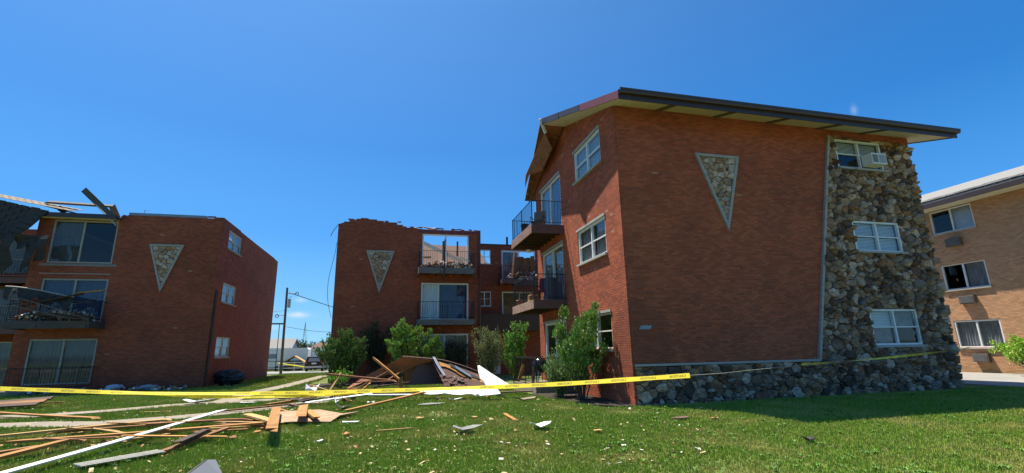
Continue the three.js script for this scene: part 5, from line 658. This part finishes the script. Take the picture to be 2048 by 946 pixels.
// ---------- caution tape ----------
{
  const cv = document.createElement('canvas'); cv.width = 1024; cv.height = 96; const c = cv.getContext('2d'); c.fillStyle = '#ffe500'; c.fillRect(0, 0, 1024, 96); c.fillStyle = '#3d3608'; c.font = 'bold 62px sans-serif'; c.save(); c.translate(1024, 0); c.scale(-1, 1); c.fillText('CAUTION', 60, 70); c.fillText('CAUTION', 560, 70); c.restore();
  const tx = new THREE.CanvasTexture(cv); tx.colorSpace = THREE.SRGBColorSpace; tx.wrapS = THREE.RepeatWrapping; tx.magFilter = THREE.LinearFilter;
  const mat = new THREE.MeshPhysicalMaterial({ map: tx, roughness: 0.8, transmission: 0.4, thickness: 0, side: THREE.DoubleSide });
  const ribbon = (name, pts, w, twist, label) => { const cur = new THREE.CatmullRomCurve3(pts.map(p => V3(...p))), n = 120, len = cur.getLength(), pos = [], uv = [], idx = []; for (let i = 0; i <= n; i++) { const t = i / n, p = cur.getPointAt(t), d = cur.getTangentAt(t), side = d.clone().cross(V3(0, 1, 0)).normalize(), up = side.clone().cross(d), a = twist(t), v = up.multiplyScalar(Math.cos(a)).addScaledVector(side, Math.sin(a)), h = w * 0.5 * (1 + 0.06 * Math.sin(t * 90)); for (const s of [-1, 1]) { pos.push(p.x + v.x * h * s, p.y + v.y * h * s, p.z + v.z * h * s); uv.push(t * len / 0.95, s * 0.5 + 0.5); } if (i) { const k = i * 2; idx.push(k - 2, k - 1, k, k, k - 1, k + 1); } } const g = new THREE.BufferGeometry(); g.setAttribute('position', new THREE.Float32BufferAttribute(pos, 3)); g.setAttribute('uv', new THREE.Float32BufferAttribute(uv, 2)); g.setIndex(idx); g.computeVertexNormals(); return tag(obj(name, g, mat), label, 'caution tape'); };
  const main = [[-9.5, 1.12, -12.1], [-7.54, 1.05, -11.57], [-6.15, 0.98, -11.24], [-4.94, 0.915, -10.95], [-3.54, 0.87, -10.61], [-1.69, 0.85, -10.15], [0.16, 0.88, -9.46], [1.91, 0.93, -8.69], [3.11, 0.99, -8.06], [4.0, 1.07, -7.39], [4.68, 1.12, -7.0]];
  ribbon('caution_tape', main, 0.082, t => -0.6 - 0.35 * smooth(0.25, 0.33, t) * (1 - smooth(0.42, 0.5, t)) - 0.3 * smooth(0.66, 0.7, t) * (1 - smooth(0.74, 0.78, t)), 'bright yellow caution tape stretched across the front of the yard');
  ribbon('caution_tape', [[-4.6, 0.9, -10.86], [-3.54, 0.815, -10.58], [-2.4, 0.79, -10.3], [-1.2, 0.80, -10.0], [-0.6, 0.84, -9.75]], 0.05, t => -0.7, 'second thin strand of yellow tape sagging under the main tape');
  tag(obj('tape_string', tube([[4.66, 1.12, -7.01], [5.8, 1.09, -7.7], [7.02, 1.08, -8.43], [10.6, 1.08, -10.18]], 0.004, 20, 4), M.trim), 'thin string tied to the end of the yellow tape', 'string');
  ribbon('caution_tape', [[9.8, 1.08, -9.95], [10.9, 1.08, -10.25], [14.67, 1.15, -11.26], [18.25, 1.3, -11.92], [19.0, 1.34, -12.2]], 0.06, t => 0.4 + 5 * t, 'twisted yellow tape before the stone pier in the shade');
}
// ---------- things on balconies and patio ----------
{
  const chair = (name, pos, label, mat, turn) => { const t = thing(name, pos, label, 'chair'); t.rotation.y = turn; obj('seat', box(0.5, 0.05, 0.48, 0, 0.42, 0), mat, t); const bk = obj('backrest', box(0.5, 0.55, 0.04), mat, t); bk.position.set(0, 0.72, -0.27); bk.rotation.x = -0.2; for (const [x, z] of [[-0.23, -0.22], [0.23, -0.22], [-0.23, 0.22], [0.23, 0.22]]) obj('leg', bar([x, 0, z], [x, 0.42, z], 0.018), M.iron, t); for (const s of [-1, 1]) obj('armrest', merge([bar([s * 0.27, 0.64, -0.25], [s * 0.27, 0.64, 0.22], 0.018), bar([s * 0.27, 0.4, 0.22], [s * 0.27, 0.64, 0.22], 0.015)]), M.iron, t); return t; };
  chair('patio_chair', [5.85, 6.4, -18.6], 'dark metal patio chair on the top side balcony', M.iron, -0.6); chair('patio_chair', [5.8, 3.4, -18.1], 'patio chair with dark red cover on the second side balcony', std([0.12, 0.012, 0.03]), -0.7);
  const tb = thing('planter_box', [5.7, 6.4, -20.2], 'tall dark planter box at the far end of the top side balcony', 'planter'); obj('box', uvm(new THREE.CylinderGeometry(0.2, 0.15, 0.7, 4).rotateY(0.78).translate(0, 0.35, 0)), M.black, tb); obj('rim', boxR(-0.17, 0.7, -0.17, 0.17, 0.74, 0.17), M.iron, tb);
  const flower = (x, y, z, c, label, s) => { const t = thing('flower_pot', [x, y, z], label, 'flower pot'), r = rng(Math.round(x * 100 + z * 10 + 900)), gs = []; obj('pot', new THREE.LatheGeometry([[0.001, 0], [0.12, 0], [0.16, 0.2], [0.18, 0.2], [0.18, 0.24], [0.14, 0.24], [0.001, 0.22]].map(q => new THREE.Vector2(...q)), 14), std([0.3, 0.12, 0.06]), t); for (let k = 0; k < 60; k++) { const g = leafGeo.clone(); const q = 0.09; g.scale(q, q, q); g.rotateX(r() * 3); g.rotateY(r() * 6.28); const a = r() * 6.28, d = Math.sqrt(r()) * s; g.translate(Math.cos(a) * d, 0.26 + 0.16 * r(), Math.sin(a) * d); gs.push(g); } tag(obj('blossoms', merge(gs), std(c)), null, null, null, 'stuff'); };
  flower(5.35, 3.4, -18.0, [0.55, 0.02, 0.12], 'pot of pink flowers at the corner of the second side balcony', 0.3); flower(5.35, 3.4, -20.0, [0.5, 0.03, 0.02], 'pot of red flowers at the far end of the second side balcony', 0.18);
  const bx = thing('cardboard_box', [5.75, 3.4, -19.2], 'brown cardboard box among the items on the second side balcony', 'box'); obj('box', boxR(-0.22, 0, -0.25, 0.22, 0.4, 0.25), M.pine, bx); obj('flap', slab([[-0.22, 0.4, 0.25], [0.22, 0.4, 0.25], [0.22, 0.5, 0.42], [-0.22, 0.5, 0.42]], 0.008), M.pine, bx);
  const cover = (pos, w, h, d, label) => { const t = thing('covered_furniture', pos, label, 'furniture'), g = new THREE.BoxGeometry(w, h, d, 8, 8, 6), p = g.attributes.position; for (let i = 0; i < p.count; i++) { const y = p.getY(i) / h + 0.5, k = 1 + 0.18 * (1 - y) + 0.05 * Math.sin(p.getX(i) * 17 + p.getZ(i) * 13); p.setXYZ(i, p.getX(i) * k, p.getY(i) + h / 2 - 0.25 * h * smooth(0, 0.5, p.getX(i) / w) * y, p.getZ(i) * k); } g.computeVertexNormals(); obj('cover', uvm(g), std([0.045, 0.055, 0.075], { roughness: 0.6 }), t); obj('foot', boxR(-w * 0.4, 0.001, -d * 0.3, w * 0.4, 0.05, d * 0.3), M.black, t); };
  cover([6.1, 3.4, -17.75], 0.55, 0.9, 0.5, 'blue grey covered furniture near the wall on the second side balcony');
  // kettle grill on the patio
  const g = thing('kettle_grill', [5.45, 0.22, -17.75], 'black kettle grill at the near end of the ground patio', 'grill'); obj('bowl', new THREE.SphereGeometry(0.29, 20, 10, 0, 6.3, Math.PI / 2, Math.PI / 2).translate(0, 0.72, 0), M.plasticBag, g); obj('lid', new THREE.SphereGeometry(0.3, 20, 10, 0, 6.3, 0, Math.PI / 2).translate(0, 0.735, 0), std([0.015, 0.015, 0.017], { roughness: 0.18 }), g); obj('handle', merge([bar([-0.08, 1.06, 0], [0.08, 1.06, 0], 0.018)]), M.iron, g); for (let k = 0; k < 3; k++) obj('leg', bar([Math.cos(k * 2.1) * 0.2, 0.6, Math.sin(k * 2.1) * 0.2], [Math.cos(k * 2.1) * 0.33, 0, Math.sin(k * 2.1) * 0.33], 0.015), M.metal, g);
  plank('board', [5.2, 0.9, -19.2], [5.3, 0.25, -20.3], 0.14, 0.04, M.orange, 'orange board leaning inside the patio railing', 'board'); plank('board', [5.35, 0.28, -18.4], [5.4, 0.95, -18.3], 0.12, 0.04, M.pine, 'short pale board standing inside the patio railing', 'board'); plank('board', [5.0, 0.1, -17.0], [3.6, 0.06, -17.5], 0.2, 0.04, M.brownPaint, 'brown board on the ground before the patio', 'board');
  // bags by the left building
  const bag = (pos, s, mat, label, seed) => { const r = rng(seed), ge = new THREE.IcosahedronGeometry(1, 12), p = ge.attributes.position; const n = noiser(seed); for (let i = 0; i < p.count; i++) { const v = V3().fromBufferAttribute(p, i), k = 0.6 + 0.7 * n(v.x * 0.4 + 3.3 + v.z * 0.23, v.y * 0.4 + 3.1 + v.z * 0.17, 8, 5); v.multiplyScalar(k); v.y = Math.max(-0.75, v.y * 0.75); p.setXYZ(i, v.x * s[0], (v.y + 0.72) * s[1], v.z * s[2]); } ge.computeVertexNormals(); const m = obj('bin_bag', ge, mat); m.position.set(...pos); return tag(m, label, 'bag'); };
  bag([-8.75, -0.1, -30.2], [0.8, 0.6, 0.5], M.plasticBag, 'large black bag heap against the side of the left building', 3); bag([-13.0, -0.1, -27.8], [0.4, 0.25, 0.3], std([0.45, 0.46, 0.5], { roughness: 0.5 }), 'pale grey bag on the ground before the left building', 4); bag([-11.6, -0.1, -28.0], [0.5, 0.2, 0.3], std([0.3, 0.31, 0.33], { roughness: 0.6 }), 'grey crumpled heap below the triangle of the left building', 5);
  // brick rubble and boards on the middle building's top balcony
  const rub = (name, o, n, w, d, hMax, seed, label) => { const r = rng(seed), gs = {}, t = thing(name, o, label, 'rubble'); for (let k = 0; k < n; k++) { const x = (r() - 0.5) * w, q = 1 - Math.pow(Math.abs(x) / (w / 2), 2) * 0.5, y = r() * hMax * q, b = new THREE.BoxGeometry(0.08 + 0.14 * r(), 0.05 + 0.05 * r(), 0.07 + 0.06 * r()).toNonIndexed(); b.rotateX(r() * 3); b.rotateY(r() * 6); b.rotateZ(r() * 3); b.translate(x, y + 0.04, (r() - 0.5) * d); const mi = Math.floor(r() * 6); (gs[mi] ??= []).push(b); } const ms = [brickMats[0], M.osb, M.pine, M.whiteRough, M.slabc, M.darkWood]; for (const k in gs) tag(obj(['brick_rubble', 'board_rubble', 'wood_rubble', 'plaster_rubble', 'concrete_rubble', 'dark_rubble'][k], merge(gs[k]), ms[k], t), null, null, null, 'stuff'); return t; };
  rub('rubble_pile', [2.95, 6.3, -28.05], 170, 2.9, 0.7, 0.38, 91, 'heap of brick rubble on the top balcony of the middle building');
  rub('rubble_pile', [-16.0, 3.3, -28.05], 200, 3.0, 0.8, 0.45, 92, 'heap of dark rubble on the wrecked balcony of the left building'); rub('rubble_strip', [-13.2, -0.1, -27.6], 120, 6.5, 1.2, 0.2, 93, 'low rubble along the foot of the left building');
  rub('rubble_pile', [9.0, 6.3, -32.3], 120, 2.6, 0.7, 0.6, 94, 'rubble on the top balcony of the courtyard recess');
  plank('board', [2.75, 5.5, -27.35], [2.8, 8.0, -27.5], 0.07, 0.05, M.darkWood, 'thin dark pole leaning on the top balcony of the middle building', 'pole', { rag: 0.02 });
  plank('board', [3.7, 7.05, -28.0], [4.4, 6.75, -27.8], 0.35, 0.05, M.whiteRough, 'white board lying on the rubble of the top middle balcony', 'board'); plank('board', [1.6, 6.95, -27.9], [2.0, 6.97, -27.9], 0.2, 0.08, M.pine, 'pale block at the left end of the top middle balcony', 'board');
  plank('board', [8.0, 6.4, -32.0], [8.3, 8.4, -32.4], 0.12, 0.05, M.deckWood, 'brown board leaning on the courtyard top balcony', 'board');
  { const t = thing('torn_drapes', [9.35, 6.5, -32.2], 'scorched brown drapes hanging over the courtyard top balcony', 'drapes'), r = rng(44); for (let k = 0; k < 7; k++) { const g = new THREE.PlaneGeometry(0.32, 1.0 + 0.5 * r(), 4, 6), p = g.attributes.position; for (let i = 0; i < p.count; i++) p.setZ(i, 0.07 * Math.sin(p.getX(i) * 30 + k + p.getY(i) * 3)); g.computeVertexNormals(); const m = obj('drape', g, k % 2 ? std([0.16, 0.07, 0.035]) : M.deckWood, t); m.position.set(-0.9 + k * 0.28, 0.75 + 0.1 * r(), 0.1 * r()); } }
  // wreck on the left balcony
  const wk = thing('crumpled_railing', [-16.2, 3.9, -27.3], 'crumpled iron railing hanging off the wrecked left balcony', 'railing'); const rr = rng(17); for (const k of [0, 1]) obj('rail', tube([[-1.0, 0.45 - 0.4 * k, 0.15], [0, 0.15 - 0.35 * k, 0.3], [0.9, -0.15 - 0.3 * k, 0.25], [1.9, -0.55, 0.1]], 0.022, 16, 5), M.batten, wk); for (let k = 0; k < 13; k++) { const t = k / 12; obj('baluster', bar([-1 + 2.4 * t, 0.45 - 0.62 * t, 0.2], [-0.95 + 2.3 * t + (rr() - 0.5) * 0.2, 0.05 - 0.5 * t, 0.2], 0.012, 5), M.batten, wk); }
  const mt = thing('folded_awning', [-17.3, 4.2, -27.6], 'curled dark roofing mat lying over the wrecked left balcony', 'roof debris'); { const P = [], F = []; for (let i = 0; i <= 10; i++) for (const s of [0, 1]) { const t = i / 10; P.push([lerp(-0.8, 2.1, t), 0.75 - 0.45 * t + 0.05 * Math.sin(t * 5) - s * (0.5 + 0.22 * Math.sin(t * 23)), 0.2 * s + 0.08 * Math.sin(t * 7)]); } for (let i = 0; i < 10; i++) F.push([2 * i, 2 * i + 1, 2 * i + 3, 2 * i + 2]); const N = P.length; obj('mat', tris([...P, ...P.map(p => [p[0], p[1], p[2] - 0.04])], [...F, ...F.map(f => f.map(i => i + N).reverse())]), M.tarPaper, mt); obj('edge_strip', tube(P.filter((_, i) => i % 2 === 0), 0.03, 20, 5), M.trim, mt); }
  plank('board', [-15.2, 4.65, -27.6], [-13.9, 4.78, -27.4], 0.1, 0.06, M.orange, 'broken orange stick jutting from the wrecked left balcony', 'board'); plank('board', [-17.2, 4.0, -27.4], [-15.0, 4.6, -27.6], 0.25, 0.06, M.darkWood, 'dark charred board across the wrecked left balcony', 'board'); plank('board', [-16.6, 3.6, -27.25], [-14.4, 3.5, -27.25], 0.1, 0.1, M.darkWood, 'low dark beam along the front of the wrecked left balcony', 'board');
  for (let k = 0; k < 9; k++) { const r = rng(800 + k), x = -17.5 + 3.2 * r(), y = 3.5 + 0.75 * r(), l = 0.3 + 0.6 * r(), a = (r() - 0.5) * 1.4; plank('wreck_stick', [x - l * Math.cos(a), y - l * Math.sin(a) * 0.4 + 0.05, -27.75 + 0.4 * r()], [x + l * Math.cos(a), y + l * Math.sin(a) * 0.5 + 0.1, -27.75 + 0.4 * r()], 0.06 + 0.12 * r(), 0.03, [M.darkWood, M.tarPaper, M.batten][k % 3], 'dark broken stick tangled in the wreck on the left balcony', 'stick', { group: 'sticks in the left balcony wreck' }); }
  // far yellow tape at the lot
  tag(obj('caution_tape', tube([[-13.6, 0.35, -65.2], [-11.5, 0.05, -64], [-9.4, -0.25, -62.7]], 0.06, 14, 4), std([0.75, 0.6, 0.02])), 'far yellow tape sagging along the white fence', 'caution tape');
}
renderer.render(scene, camera);
